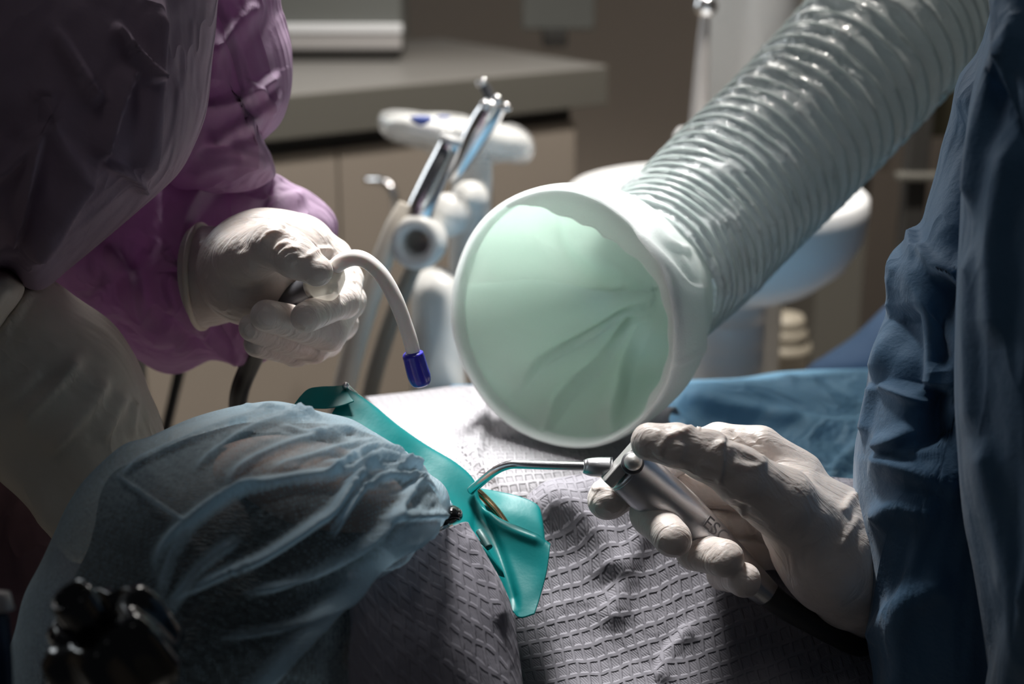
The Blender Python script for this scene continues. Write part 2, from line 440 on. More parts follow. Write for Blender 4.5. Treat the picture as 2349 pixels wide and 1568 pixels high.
M['bib'] = make_bib('quilted_paper', (.42, .405, .43), .0020)
M['sheet'] = make_bib('quilted_paper_shaded', (.25, .24, .27), .0005)  # darker copy of the bib paper, its shade put into the colour
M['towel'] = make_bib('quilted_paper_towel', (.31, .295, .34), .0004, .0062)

def make_cap():
    t = NT('blue_bouffant_cloth')
    tc = t.n('ShaderNodeTexCoord').outputs['Object']
    fib = t.n('ShaderNodeTexNoise', Vector=tc, Scale=420., Detail=5., Roughness=.75).outputs[0]
    big = t.n('ShaderNodeTexNoise', Vector=tc, Scale=26., Detail=3., Distortion=.6).outputs[0]
    dots = t.n('ShaderNodeTexVoronoi', Vector=tc, Scale=640., Randomness=.15).outputs[0]
    bp = t.n('ShaderNodeBump', Height=fib, Distance=.0005, Strength=.8).outputs[0]
    bp = t.n('ShaderNodeBump', Height=dots, Distance=.0005, Strength=.6, Normal=bp).outputs[0]
    bp = t.n('ShaderNodeBump', Height=big, Distance=.003, Strength=.5, Normal=bp).outputs[0]
    d = t.n('ShaderNodeBsdfPrincipled', Base_Color=(.66, .83, .93, 1), Roughness=.55, Normal=bp)
    tr = t.n('ShaderNodeBsdfTranslucent', Color=(.56, .80, .95, 1), Normal=bp)
    cl = t.n('ShaderNodeMixShader', Fac=.5, i1=d.outputs[0], i2=tr.outputs[0])
    tp = t.n('ShaderNodeBsdfTransparent')
    lw = t.n('ShaderNodeLayerWeight', Blend=.35)      # a thin sheet hides more where it is seen edge-on
    f = t.n('ShaderNodeMapRange', Value=lw.outputs['Facing'], From_Min=.0, From_Max=.9, To_Min=.08, To_Max=.80).outputs[0]
    ga = t.n('ShaderNodeAttribute', _attribute_name='gather').outputs['Fac']
    f = t.math('ADD', f, t.math('MULTIPLY', ga, .85))
    dd = t.math('MULTIPLY', t.math('LESS_THAN', dots, .28), .18)
    f = t.math('ADD', t.math('ADD', f, dd), t.math('MULTIPLY', t.math('SUBTRACT', fib, .5), .8))
    f = t.n('ShaderNodeClamp', Value=f, Min=.05, Max=.97).outputs[0]
    mx = t.n('ShaderNodeMixShader', Fac=f, i1=tp.outputs[0], i2=cl.outputs[0])
    t.t.links.new(mx.outputs[0], t.out.inputs[0]); return t.m
M['cap'] = make_cap()

def make_hose():
    t = NT('hose_film')
    tc = t.n('ShaderNodeTexCoord').outputs['Object']
    n1 = t.n('ShaderNodeTexNoise', Vector=tc, Scale=48., Detail=3., Distortion=2.0).outputs[0]
    n2 = t.n('ShaderNodeTexNoise', Vector=tc, Scale=120., Detail=2.).outputs[0]
    bp = t.n('ShaderNodeBump', Height=n1, Distance=.004, Strength=.9).outputs[0]
    bp = t.n('ShaderNodeBump', Height=n2, Distance=.0008, Strength=.7, Normal=bp).outputs[0]
    pb = t.n('ShaderNodeBsdfPrincipled', Base_Color=(.68, .72, .72, 1), Roughness=.2, Normal=bp)
    pb.inputs['Coat Weight'].default_value = .8; pb.inputs['Coat Roughness'].default_value = .06
    tr = t.n('ShaderNodeBsdfTranslucent', Color=(.62, .68, .69, 1), Normal=bp)
    mx = t.n('ShaderNodeMixShader', Fac=.35, i1=pb.outputs[0], i2=tr.outputs[0])
    t.t.links.new(mx.outputs[0], t.out.inputs[0]); return t.m
M['hose'] = make_hose()

# ================================================================== the room
floor = obj('floor', [(-3, -1, 0), (3, -1, 0), (3, 4, 0), (-3, 4, 0)], [(0, 1, 2, 3)], M['floor'], smooth=False); tag(floor, kind='structure')
wb = box('wall_back', (-3, 3.95, 0), (3, 4.05, 2.6), M['wall'], bev=0); tag(wb, kind='structure')
wl = box('wall_left', (-3.1, -1, 0), (-3, 4.05, 2.6), M['wall'], bev=0); tag(wl, kind='structure')
wr = box('wall_right', (3, -1, 0), (3.1, 4.05, 2.6), M['wall'], bev=0); tag(wr, kind='structure')

# counter with cabinets under it
FL, FR = atz(430, 236, .9), atz(1392, 150, .9)
u = unit(FR - FL); FL = FL - u * 0.5; bk = np.array([-u[1], u[0], 0])
def cpt(s, b): return FL + u * s + bk * b
L = np.linalg.norm(FR - FL)
ct = prism('countertop', [cpt(0, 0), cpt(L, 0), cpt(L, .62), cpt(0, .62)], .822, .90, M['counter'])
ctt = thing('countertop', (*cpt(L / 2, .3)[:2], .822), 'long grey countertop with a thick edge running along the far cabinets', 'countertop')
ct.parent = ctt; ct.location = -ctt.location; ct.name = 'slab'
prism('edge_band', [cpt(0, -.004), cpt(L, -.004), cpt(L, 0), cpt(0, 0)], .824, .897, M['counter_front'], ctt, .0015)
cab = thing('base_cabinet', (*cpt(L / 2, .3)[:2], 0), 'beige base cabinet with flat doors and a dark gap under the grey countertop', 'cabinet')
prism('carcass', [cpt(0.02, .05), cpt(L - .05, .05), cpt(L - .05, .58), cpt(0.02, .58)], 0, .822, M['dark'], cab)
for k, (a, b) in enumerate([(0.02, .40), (.401, .79), (.791, 1.12), (1.121, L - .05)]):
    d = prism('door', [cpt(a, .03), cpt(b - .002, .03), cpt(b - .002, .05), cpt(a, .05)], .06, .79, M['beige'], cab)
hb = at(905, 470, cpt(.8, 0)[1] - .03)
tube('handle', [(842, 414, 2.30, 9), (875, 416, 2.28, 10), (897, 432, 2.27, 11), (905, 465, 2.27, 10), (903, 520, 2.28, 9), (900, 560, 2.30, 8)], 30, 12, M['chrome'], cab)

# box on the counter, far left
bl = atz(560, 146, .9); br = atz(922, 142, .9); 
eq = thing('sterilizer', ((bl[0] + br[0]) / 2, bl[1] + .1, .9), 'dark grey sterilizer box with a silver band, standing on the left of the counter', 'sterilizer')
yb = br[1]; xs0, xs1 = bl[0], br[0]
box('body', (xs0, yb + .01, .925), (xs1, yb + .22, 1.30), M['greybox'], eq)
box('front_band', (xs0, yb, .925), (xs1, yb + .02, .955), M['silver'], eq, .003)
box('lip', (xs0 - .0, yb - .004, .957), (xs1 + .002, yb + .02, .975), M['white_soft'], eq, .003)
box('foot', (xs0 + .01, yb + .01, .90), (xs1 - .01, yb + .20, .926), M['dark'], eq, .002)
# monitor on the counter, right
mn = thing('monitor', (*atz(1270, 106, .9)[:2], .9), 'small grey monitor on a dark foot near the right end of the counter', 'monitor')
mp_ = atz(1270, 106, .9)
box('screen', (mp_[0] - .07, mp_[1], .935), (mp_[0] + .09, mp_[1] + .03, 1.13), M['greybox'], mn, .005)
box('foot', (mp_[0] - .025, mp_[1] - .02, .90), (mp_[0] + .03, mp_[1] + .04, .936), M['dark'], mn, .006)

# ------------------------------------------------------------------ spittoon unit
sp = at(1642, 438, 1.66); s_ = mpp(sp); Rr = 345 * s_
su = thing('spittoon', (sp[0], sp[1], 0), 'white round spittoon bowl on a thick ribbed post behind the hose', 'spittoon')
lathe('bowl', [(0.001, -.065), (Rr * .5, -.06), (Rr * .82, -.035), (Rr * .93, -.004), (Rr * .965, .003), (Rr, -.002), (Rr * 1.005, -.02), (Rr * .98, -.05), (Rr * .88, -.082), (Rr * .70, -.108), (Rr * .45, -.125), (Rr * .25, -.13)], sp, M['white_soft'], su, 96)
pr = 92 * s_
post = [(pr * .9, -.12), (pr, -.135), (pr, -.155)]
for k in range(5): z0 = -.155 - k * .032; post += [(pr, z0), (pr * .975, z0 - .003), (pr * .975, z0 - .006), (pr, z0 - .009)]
post += [(pr, -.33), (pr, -sp[2] + .02), (pr * 1.5, -sp[2] + .004), (pr * 1.5, -sp[2])]
lathe('post', post, sp + RT * 38 * s_, M['white_soft'], su, 64)
# tower with cup filler
tw = at(1725, 120, 1.98)
tower = thing('water_tower', (tw[0], tw[1], 0), 'tall white cylindrical unit column standing behind the spittoon and hose', 'dental unit')
lathe('column', [(.001, 0), (.062, 0), (.062, 1.75), (.055, 1.77), (.001, 1.77)], (tw[0], tw[1], 0), M['white'], tower, 64)
fb = at(1590, 340, 1.86)
fl = thing('cup_filler', (fb[0], fb[1], fb[2] - .03), 'grey cup filler spout with a ball end on a white collar beside the column', 'cup filler')
lathe('collar', [(.001, -.13), (.024, -.13), (.027, -.02), (.026, .018), (.020, .026), (.001, .027)], fb, M['white_soft'], fl, 40)
tube('spout', [(1604, 285, 1.86, 24), (1608, 200, 1.86, 20), (1613, 110, 1.86, 16), (1619, 30, 1.86, 12)], 30, 20, M['silver'], fl)
co = at(1620, 14, 1.86); lathe('ball', [(.0155 * math.sin(a), -.0155 * math.cos(a)) for a in np.linspace(.01, math.pi - .01, 14)], co, M['chrome'], fl, 24)
# cream stepped drain trap
cp = at(1795, 785, 2.14)
dr = thing('drain_trap', (cp[0], cp[1], 0), 'cream stepped plastic drain cover low behind the spittoon post', 'drain cover')
lathe('stack', [(.001, .045), (.030, .045), (.034, .035), (.030, .028), (.036, .024), (.040, .012), (.034, .004), (.044, 0), (.047, -.012), (.040, -.02), (.040, -cp[2]), (.001, -cp[2])], cp, M['cream'], dr, 48)

# right-hand background cabinet and dark post
a0 = at(1880, 395, 2.7); a1 = at(2085, 150, 2.7)
sc_ = thing('side_cabinet', ((a0[0] + a1[0]) / 2, 2.8, 0), 'brown side cabinet in the dark corner behind the blue gown', 'cabinet')
box('upper_front', (a0[0], 2.7, a0[2]), (a1[0] - .02, 3.1, 1.5), M['beige'], sc_)
box('plinth', (a0[0] + .02, 2.75, 0), (a1[0] - .04, 3.08, a0[2]), M['counter_front'], sc_)
b0 = at(2078, 400, 2.3)
dk = thing('equipment_pole', (b0[0] + .02, 2.31, 0), 'black equipment pole with a small chrome clamp left of the blue gown', 'pole')
box('pole', (b0[0], 2.29, 0), (b0[0] + .035, 2.33, 1.4), M['dark'], dk)
box('clamp', (b0[0] - .02, 2.27, b0[2] - .006), (b0[0] + .05, 2.30, b0[2] + .006), M['counter_front'], dk)
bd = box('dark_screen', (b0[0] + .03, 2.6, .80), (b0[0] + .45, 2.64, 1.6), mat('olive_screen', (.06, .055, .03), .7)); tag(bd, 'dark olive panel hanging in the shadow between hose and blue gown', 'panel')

# ------------------------------------------------------------------ assistant's instrument unit
iu = thing('instrument_holder', at(1060, 900, 1.5), 'white instrument arm with round holders seen left of the filter hood', 'instrument holder')
blob('post', [(1042, 345), (1122, 350), (1126, 480), (1120, 600), (1100, 700), (1050, 740), (1030, 640), (1035, 480)], (1082, 520), 1.52, .035, .035, M['white'], iu, 80, 40)
blob('arm', [(965, 622), (1010, 612), (1052, 640), (1066, 720), (1066, 840), (1060, 960), (950, 960), (944, 840), (942, 720), (946, 650)], (1004, 800), 1.44, .035, .03, M['white'], iu, 80, 40)
ca, cb = at(953, 556, 1.34), at(1110, 410, 1.62); axd = unit(cb - ca); s2 = mpp(ca)
lathe('holder', [(28 * s2, .030), (28 * s2, .004), (34 * s2, -.003), (52 * s2, -.006), (62 * s2, .002), (65 * s2, .016), (63 * s2, .036), (54 * s2, .052), (.001, .055)], ca, M['white'], iu, 48, axis=unit(axd * .6 + FW * .8))
for (px, py, Y, rp) in [(1030, 492, 1.42, 50), (1078, 455, 1.49, 42)]:
    c = at(px, py, Y); s3 = mpp(c)
    lathe('holder', [(.001, -.03), (rp * .75 * s3, -.026), (rp * s3, -.012), (rp * s3, .010), (rp * .7 * s3, .024), (.001, .026)], c, M['white'], iu, 40, axis=unit(axd * .6 + FW * .8))
# tray with film
tr_ = thing('tray', at(1045, 330, 1.55), 'white oval tray wrapped in clear film with blue print, above the instrument holders', 'tray')
blob('dish', [(880, 278), (905, 264), (985, 263), (1090, 274), (1150, 285), (1203, 305), (1222, 335), (1200, 358), (1130, 366), (1060, 345), (980, 326), (905, 312), (882, 298)], (1050, 308), 1.56, .06, .06, M['white'], tr_, 100, 40)
blob('film_wrap', [(866, 275), (885, 258), (960, 256), (1080, 268), (1150, 280), (1210, 300), (1230, 340), (1205, 372), (1150, 372), (1090, 390), (1040, 380), (980, 350), (900, 322), (870, 305)], (1050, 316), 1.56, .07, .07, M['film'], tr_, 100, 40, wrinkle=(.004, 50))
for pts in ([(940, 268), (985, 266), (990, 277), (968, 288), (950, 282)], [(1000, 266), (1030, 265), (1034, 270), (1004, 272)]):
    blob('blue_print', pts, tuple(np.mean(pts, 0)), 1.485, .004, .004, mat('blue_ink', (.10, .16, .55), .5), tr_, 24, 10)
# the two chrome suction handpieces
h1 = thing('suction_handpiece', at(962, 486, 1.36), 'wide chrome suction handpiece leaning in the front round holder', 'handpiece')
tube('barrel', [(958, 500, 1.36, 34), (972, 462, 1.36, 31), (1000, 400, 1.37, 29), (1024, 350, 1.38, 27), (1036, 322, 1.38, 24)], 40, 32, M['chrome'], h1)
tube('end_ring', [(1033, 328, 1.38, 27), (1037, 314, 1.38, 27)], 6, 24, M['white_soft'], h1)
h2 = thing('syringe_handpiece', at(1040, 420, 1.44), 'slim tapered chrome handpiece with a small nozzle, leaning behind the wide one', 'handpiece')
tube('barrel', [(1036, 415, 1.44, 12), (1052, 385, 1.44, 20), (1085, 325, 1.44, 29), (1115, 272, 1.44, 32), (1138, 236, 1.44, 27)], 40, 32, M['chrome'], h2)
tube('nozzle', [(1130, 238, 1.44, 13), (1118, 212, 1.44, 12), (1106, 188, 1.44, 12)], 12, 16, M['dgrey'], h2)
tube('nozzle_tip', [(1108, 194, 1.44, 14), (1103, 183, 1.44, 14)], 6, 16, M['chrome'], h2)
for (px, py) in ((1141, 228), (1162, 246), (1112, 240)):
    c = at(px, py, 1.42); r = 11 * mpp(c); lathe('button', [(r * math.sin(a), -r * math.cos(a)) for a in np.linspace(.01, math.pi - .01, 10)], c, M['chrome'], h2, 16)
hs = tube('suction_hose', [(930, 470, 1.36, 18), (905, 520, 1.35, 22), (872, 610, 1.34, 25), (838, 710, 1.33, 26), (806, 820, 1.32, 26), (782, 930, 1.31, 26), (765, 1060, 1.30, 26)], 50, 20, M['hosebeige'])
tag(hs, 'blurred beige suction hose hanging down from the front round holder', 'hose')
hs = tube('suction_hose', [(955, 600, 1.40, 18), (920, 680, 1.42, 20), (880, 790, 1.44, 20), (850, 900, 1.45, 20), (835, 1020, 1.46, 20)], 40, 16, mat('shade_strip_grey', (.30, .28, .25), .5))  # added dark tube standing in for the shade beside the beige hose
tag(hs, 'grey tube put in for the strip of shade just right of the beige suction hose', 'hose')
hs = tube('cable', [(425, 780, 1.5, 13), (412, 850, 1.5, 13), (398, 910, 1.5, 12), (380, 990, 1.5, 12), (360, 1100, 1.5, 12), (330, 1500, 1.5, 12), (330, 2900, 1.5, 12)], 30, 12, M['black'])
tag(hs, 'thin black cable hanging left of the thick black ejector hose', 'cable')
st = thing('stool', (at(262,860,1.25)[0], 1.25, 0), 'dark brown stool backrest between the lowered wrist and the pink sleeve', 'stool')
stb = blob('backrest', [(225, 745), (320, 790), (334, 850), (326, 930), (318, 960), (230, 960), (160, 800)], (262, 860), 1.25, .03, .03, mat('brown_seat', (.05, .045, .04), .6), st)
b_ = at(262, 860, 1.25); tube('back_post', [(b_[0], 1.27, b_[2], .014), (b_[0], 1.30, .55, .014), (b_[0], 1.30, .04, .014)], 12, 12, M['steel'], st, world=True)
lathe('base', [(.001, .05), (.05, .045), (.13, .02), (.13, 0), (.001, 0)], (b_[0], 1.30, 0), M['black'], st, 32)

# ================================================================== patient
Mth = at(1000, 1075, .735)
wv = unit(at(1200, 1400, .69) - at(795, 885, .80))       # across the face
nv = unit(np.array([0, 0, 1.]) - wv * wv[2]); av = np.cross(wv, nv)
if av[0] < 0: av = -av
patient = thing('person', (Mth[0] + .3 * av[0], Mth[1] + .3 * av[1], .70), 'person lying back under a quilted bib, head in a sheer blue bouffant cap', 'person')
Hc = at(640, 1340, .675); 
Rm = np.array([av, wv, nv])
chest = Mth + av * .30 - nv * .125; chest[2] = .745
neck0 = Mth + av * .03 - nv * .125
body = sdf_body('body', [[(Hc + av * .02, .075), (neck0, .05)], [(neck0, .052), (neck0 + av * .09 - np.array([0, 0, .02]), .06)],
        [(chest - wv * .13 + [0, 0, -.02], .06), (chest + wv * .10 + [0, 0, -.03], .06)],
        [(chest, .075), (chest + av * .3 + [0, 0, -.04], .06)]],
        [[(Mth - nv * .03 - av * .055, .012), (Mth - nv * .024 - av * .045, .011)]], .005, .03, .004, M['skin'], patient,
        ell=[(Hc + np.array([0, 0, 0.0]), Rm, (.080, .064, .068)), (Mth - nv * .072 - av * .05, Rm, (.05, .052, .042))])
HO = [(1020, 1180), (985, 1120), (930, 1060), (860, 1010), (760, 975), (650, 968), (560, 972), (470, 990), (400, 1020), (330, 1062), (268, 1096), (225, 1200), (180, 1330), (140, 1450), (120, 1600), (200, 1740), (400, 1800), (620, 1760), (800, 1640), (920, 1450), (1010, 1270)]
def bald(q, p):   # the hair leaves the forehead and the ear patch free
    a = ((q[0] - 640) / 130) ** 2 + ((q[1] - 1050 - (q[0] - 640) * .35) / 62) ** 2 < 1
    return not (a and p[1] < .68)
blob('hair', HO, (560, 1360), .665, .078, .06, M['hair'], patient, 220, 90, wrinkle=(.004, 30), keep=bald)
blob('forehead', [(960, 1180), (920, 1110), (830, 1040), (700, 1000), (580, 1000), (480, 1040), (460, 1120), (580, 1230), (780, 1290), (930, 1240)], (700, 1130), .68, .065, .05, M['skin'], patient, 120, 60)
CO = [(20, 1568), (58, 1380), (100, 1280), (130, 1210), (162, 1150), (215, 1080), (282, 1014), (345, 994), (430, 958), (500, 941), (575, 931), (640, 929), (736, 953), (800, 970), (847, 995), (892, 1018), (935, 1041), (984, 1095), (1012, 1122), (1036, 1156), (1030, 1202), (990, 1250), (900, 1330), (858, 1420), (838, 1540), (800, 1680), (600, 1760), (400, 1790), (150, 1760), (30, 1680)]
capf = [([(1036, 1150), (974, 1079), (880, 1085), (796, 1093), (655, 1112), (538, 1140), (440, 1201), (380, 1262), (360, 1320)], 9, 6, 26),
        ([(960, 1075), (866, 1070), (810, 1120), (760, 1180), (721, 1206), (646, 1257), (590, 1290), (520, 1318), (412, 1370)], 8, 7, 22),
        ([(1010, 1215), (940, 1230), (866, 1271), (796, 1341), (702, 1458), (609, 1566), (540, 1640)], 9, 9, 40),
        ([(1020, 1130), (960, 1112), (920, 1160), (870, 1220), (760, 1290), (655, 1340), (560, 1365)], 8, 5, 20),
        ([(700, 940), (646, 944), (515, 981), (421, 1020), (330, 1060), (281, 1093)], 7, 4, 16),
        ([(760, 962), (640, 968), (560, 1000), (500, 1040), (450, 1080)], 6, 4, 16),
        ([(840, 995), (760, 1000), (650, 1030), (560, 1075), (520, 1110)], 7, 4, 20),
        ([(890, 1020), (800, 1030), (700, 1060), (620, 1080)], 8, 4, 18),
        ([(935, 1045), (850, 1040), (790, 1075), (740, 1110)], 8, 5, 18),
        ([(267, 1089), (350, 1146), (440, 1203)], 4, 2.5, 5),
        ([(1030, 1180), (950, 1185), (880, 1195)], 7, 5, 16),
        ([(980, 1100), (905, 1100), (840, 1120), (800, 1165), (760, 1230)], 8, 6, 16),
        ([(880, 1290), (820, 1330), (700, 1420), (590, 1450), (500, 1460)], 8, 3, 20),
        ([(600, 1110), (480, 1180), (410, 1260), (370, 1380)], 12, 4, 26),
        ([(560, 1230), (470, 1300), (400, 1390), (350, 1480)], 12, 4, 26)]
random.seed(5)
for k in range(26):      # gathers fanning out from the elastic
    q = k / 25; ex = np.interp(q, [0, .3, .6, .85, 1], [700, 840, 940, 1020, 1000]); ey = np.interp(q, [0, .3, .6, .85, 1], [952, 1004, 1066, 1156, 1222])
    ang = R(np.interp(q, [0, .5, 1], [184, 160, 140]) + random.uniform(-7, 7)); Ln = random.uniform(60, 190)
    capf.append(([(ex, ey), (ex + Ln * .35 * math.cos(ang - .25), ey + Ln * .35 * math.sin(ang - .25)), (ex + Ln * .7 * math.cos(ang), ey + Ln * .7 * math.sin(ang)), (ex + Ln * math.cos(ang + .12), ey + Ln * math.sin(ang + .12))], random.uniform(3.5, 6), random.uniform(.9, 2.4), random.uniform(7, 14)))
cap = blob('bouffant_cap', CO, (560, 1330), .66, .102, .10, M['cap'], patient, 440, 260, folds=wider(capf, .68, 1.0), wrinkle=(.005, 22), p=.75)
cap['label'] = 'sheer pale blue bouffant cap'
# ruffled elastic edge of the cap
ce = np.array([(640, 929), (690, 938), (736, 952), (790, 968), (847, 994), (892, 1018), (935, 1043), (960, 1070), (984, 1095), (1010, 1126), (1033, 1156), (1036, 1180), (1028, 1204), (990, 1222), (940, 1245), (880, 1275)], float)
ceY = np.linspace(.80, .66, len(ce))
cr = catmull(np.column_stack([ce, ceY]), 260); G = []
for k, (x, y, Y) in enumerate(cr):
    c = at(x, y, Y); s = mpp(c); wob = 5 * math.sin(k * .55) + 3 * math.sin(k * 1.3 + 1)
    row = []
    for j in range(9):
        v = j / 8; row.append(c + s * (RT * (-14 + 16 * v + wob * v * .3) + UP * (-14 + 18 * v + wob * v * .25)) - FW * (.004 * math.sin(k * .9 + 2 * v) - .004 + .006 * v))
    G.append(row)
G = np.array(G); ru = obj('elastic_ruffle', G.reshape(-1, 3), gridfaces(260, 9), M['cap'], patient); solid(ru, .0008)
# safety glasses corner
sg = blob('safety_glasses', [(1020, 1165), (1040, 1158), (1060, 1172), (1058, 1192), (1035, 1203), (1018, 1208), (1000, 1190)], (1035, 1183), .695, .010, .02, M['blackgloss'], None, 50, 24)
tag(sg, 'black corner of safety glasses peeking out between cap edge and teal dam', 'glasses')

# ------------------------------------------------------------------ chair under the patient
ch_c = chest - np.array([0, 0, .10])
chair = thing('dental_chair', (ch_c[0], ch_c[1], 0), 'dark upholstered dental chair the patient lies on, almost wholly hidden beneath the bib', 'dental chair')
a2 = np.array([av[0], av[1], 0]); w2 = np.array([-a2[1], a2[0], 0])
def cq(s, w): p = ch_c + a2 * s + w2 * w; return (p[0], p[1])
o = prism('backrest', [cq(-.14, -.22), cq(.9, -.25), cq(.9, .25), cq(-.14, .22)], .60, .665, M['upholstery'], chair, .02)
hh = Hc - np.array([0, 0, .13]); prism('headrest', [tuple((hh + a2 * s + w2 * w)[:2]) for s, w in ((-.07, -.09), (.10, -.09), (.10, .09), (-.07, .09))], .755, .80, M['upholstery'], chair, .015)
lathe('pedestal', [(.001, .60), (.09, .60), (.07, .50), (.07, .06), (.25, .03), (.26, 0), (.001, 0)], (*cq(.4, 0), 0), M['white_soft'], chair, 48)
tube('headrest_arm', [(*(hh + [0, 0, -.03]), .02), (*(hh + a2 * .08 + [0, 0, -.10]), .02), (ch_c[0], ch_c[1], .62, .02)], 12, 16, M['steel'], chair, world=True)
# the knob in the near corner
kc = at(275, 1512, .50); ks = mpp(kc) * .88
kn = thing('adjustment_knob', kc, 'black lobed adjustment knob, out of focus in the near left corner', 'knob')
kax = unit(-FW * .45 + UP * .7 - RT * .35)
lathe('grip', [(.001, -.010), (150 * ks, -.010), (160 * ks, -.004), (158 * ks, .010), (140 * ks, .020), (96 * ks, .024), (80 * ks, .018), (.001, .018)], kc, M['blackgloss'], kn, 120, axis=kax, rfn=lambda t: 1 + .13 * math.cos(6 * t + .6))
lathe('hub', [(56 * ks, .014), (56 * ks, .034), (50 * ks, .038), (40 * ks, .037), (38 * ks, .030), (.001, .029)], kc, M['blackgloss'], kn, 48, axis=kax)
lathe('stem', [(30 * ks, -.012), (30 * ks, -.10)], kc, M['steel'], kn, 24, axis=kax)
lv = thing('lever', at(0, 1520, .52), 'dark blue lever with a worn grey tip cut by the lower left frame edge', 'lever')
tube('grip', [(-30, 1420, .52, 50), (-25, 1500, .51, 50), (-20, 1620, .50, 50)], 16, 24, mat('navy_plastic', (.01, .03, .08), .3), lv)
lathe('cap', [(.001, .008), (.006, .007), (.008, 0)], at(-12, 1398, .52), M['silver'], lv, 24, axis=UP)

# ------------------------------------------------------------------ drape, bib, towel
dfolds = [([(1640, 884), (1800, 918), (1900, 932), (2020, 948)], 10, -4, 22), ([(1880, 1130), (1920, 1070), (1975, 1010)], 8, 5, 20), ([(1790, 860), (1880, 900), (1980, 935)], 10, 4, 25), ([(1560, 900), (1700, 940), (1850, 960)], 20, 4)]
dp = sheet('patient_drape', [
    [(1020, 960, 1.34), (1300, 960, 1.36), (1640, 960, 1.38), (1820, 950, 1.38), (2000, 950, 1.38), (2250, 950, 1.38)],
    [(1030, 893, 1.22), (1300, 890, 1.24), (1640, 880, 1.25), (1800, 854, 1.26), (1990, 846, 1.26), (2250, 835, 1.26)],
    [(1040, 888, 1.14), (1300, 888, 1.12), (1640, 884, 1.12), (1800, 912, 1.12), (1990, 940, 1.12), (2250, 960, 1.12)],
    [(1060, 930, 1.10), (1300, 950, 1.07), (1560, 985, 1.06), (1760, 1000, 1.06), (1990, 1010, 1.06), (2250, 1020, 1.06)],
    [(1080, 1060, 1.0), (1300, 1080, .99), (1560, 1110, .98), (1760, 1130, .98), (1990, 1150, .98), (2250, 1160, .98)],
    [(1100, 1260, .93), (1300, 1270, .92), (1560, 1300, .91), (1760, 1320, .90), (1990, 1340, .90), (2250, 1360, .90)],
    [(1120, 1560, .86), (1300, 1560, .86), (1560, 1580, .86), (1760, 1600, .85), (1990, 1620, .84), (2250, 1640, .84)]],
    120, 160, M['drape'], None, dfolds, .0008)
tag(dp, 'light blue patient drape, brightly lit along its far fold, behind the gloved hand', 'drape')
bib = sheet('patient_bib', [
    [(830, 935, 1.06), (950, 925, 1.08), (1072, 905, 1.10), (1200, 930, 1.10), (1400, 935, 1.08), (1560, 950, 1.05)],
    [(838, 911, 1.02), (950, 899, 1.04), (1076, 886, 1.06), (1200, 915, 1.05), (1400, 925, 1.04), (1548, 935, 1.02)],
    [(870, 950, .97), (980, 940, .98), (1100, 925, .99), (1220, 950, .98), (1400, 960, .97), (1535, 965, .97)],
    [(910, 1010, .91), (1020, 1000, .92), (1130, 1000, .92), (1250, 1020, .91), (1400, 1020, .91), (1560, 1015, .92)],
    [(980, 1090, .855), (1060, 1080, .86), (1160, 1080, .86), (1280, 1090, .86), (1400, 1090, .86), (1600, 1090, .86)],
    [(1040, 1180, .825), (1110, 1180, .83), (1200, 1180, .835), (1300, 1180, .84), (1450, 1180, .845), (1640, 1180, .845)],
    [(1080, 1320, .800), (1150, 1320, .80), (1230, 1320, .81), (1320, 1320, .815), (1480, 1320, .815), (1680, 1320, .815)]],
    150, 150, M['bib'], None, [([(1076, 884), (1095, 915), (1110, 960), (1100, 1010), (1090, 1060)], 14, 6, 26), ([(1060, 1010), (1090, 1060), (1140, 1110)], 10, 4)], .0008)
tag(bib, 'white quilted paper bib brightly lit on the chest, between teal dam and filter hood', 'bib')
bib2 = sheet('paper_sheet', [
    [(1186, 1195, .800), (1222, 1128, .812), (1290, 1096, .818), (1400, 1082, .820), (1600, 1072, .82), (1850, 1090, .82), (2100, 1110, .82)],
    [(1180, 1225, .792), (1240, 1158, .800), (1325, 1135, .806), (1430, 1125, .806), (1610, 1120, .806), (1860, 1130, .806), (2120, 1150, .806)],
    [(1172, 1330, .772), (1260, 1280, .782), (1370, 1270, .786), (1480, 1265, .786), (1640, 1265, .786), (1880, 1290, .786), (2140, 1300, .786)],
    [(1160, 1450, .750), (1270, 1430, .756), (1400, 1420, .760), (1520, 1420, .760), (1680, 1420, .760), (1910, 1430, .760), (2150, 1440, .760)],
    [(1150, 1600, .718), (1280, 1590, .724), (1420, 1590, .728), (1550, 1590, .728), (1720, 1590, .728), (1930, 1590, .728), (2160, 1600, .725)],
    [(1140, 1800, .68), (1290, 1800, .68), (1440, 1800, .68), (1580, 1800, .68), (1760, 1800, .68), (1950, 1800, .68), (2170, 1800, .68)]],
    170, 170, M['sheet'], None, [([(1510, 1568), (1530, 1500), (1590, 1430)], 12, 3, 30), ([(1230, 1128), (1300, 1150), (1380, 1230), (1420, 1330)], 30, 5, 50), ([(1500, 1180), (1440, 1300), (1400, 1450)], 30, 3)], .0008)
tag(bib2, 'quilted paper sheet, coloured dark grey-lilac for the shade beneath the hand with the syringe', 'paper sheet')
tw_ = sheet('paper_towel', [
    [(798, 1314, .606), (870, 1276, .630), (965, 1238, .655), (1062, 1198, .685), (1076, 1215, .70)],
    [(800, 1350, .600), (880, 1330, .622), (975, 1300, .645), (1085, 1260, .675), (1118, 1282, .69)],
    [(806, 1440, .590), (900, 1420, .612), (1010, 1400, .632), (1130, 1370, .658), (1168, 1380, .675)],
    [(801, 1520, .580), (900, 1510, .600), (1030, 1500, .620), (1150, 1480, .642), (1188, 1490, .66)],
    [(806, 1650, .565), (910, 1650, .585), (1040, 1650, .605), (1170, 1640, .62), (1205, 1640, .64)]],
    110, 110, M['towel'], None, [([(1068, 1215), (1100, 1290), (1130, 1350), (1150, 1440)], 14, 3)], .001)
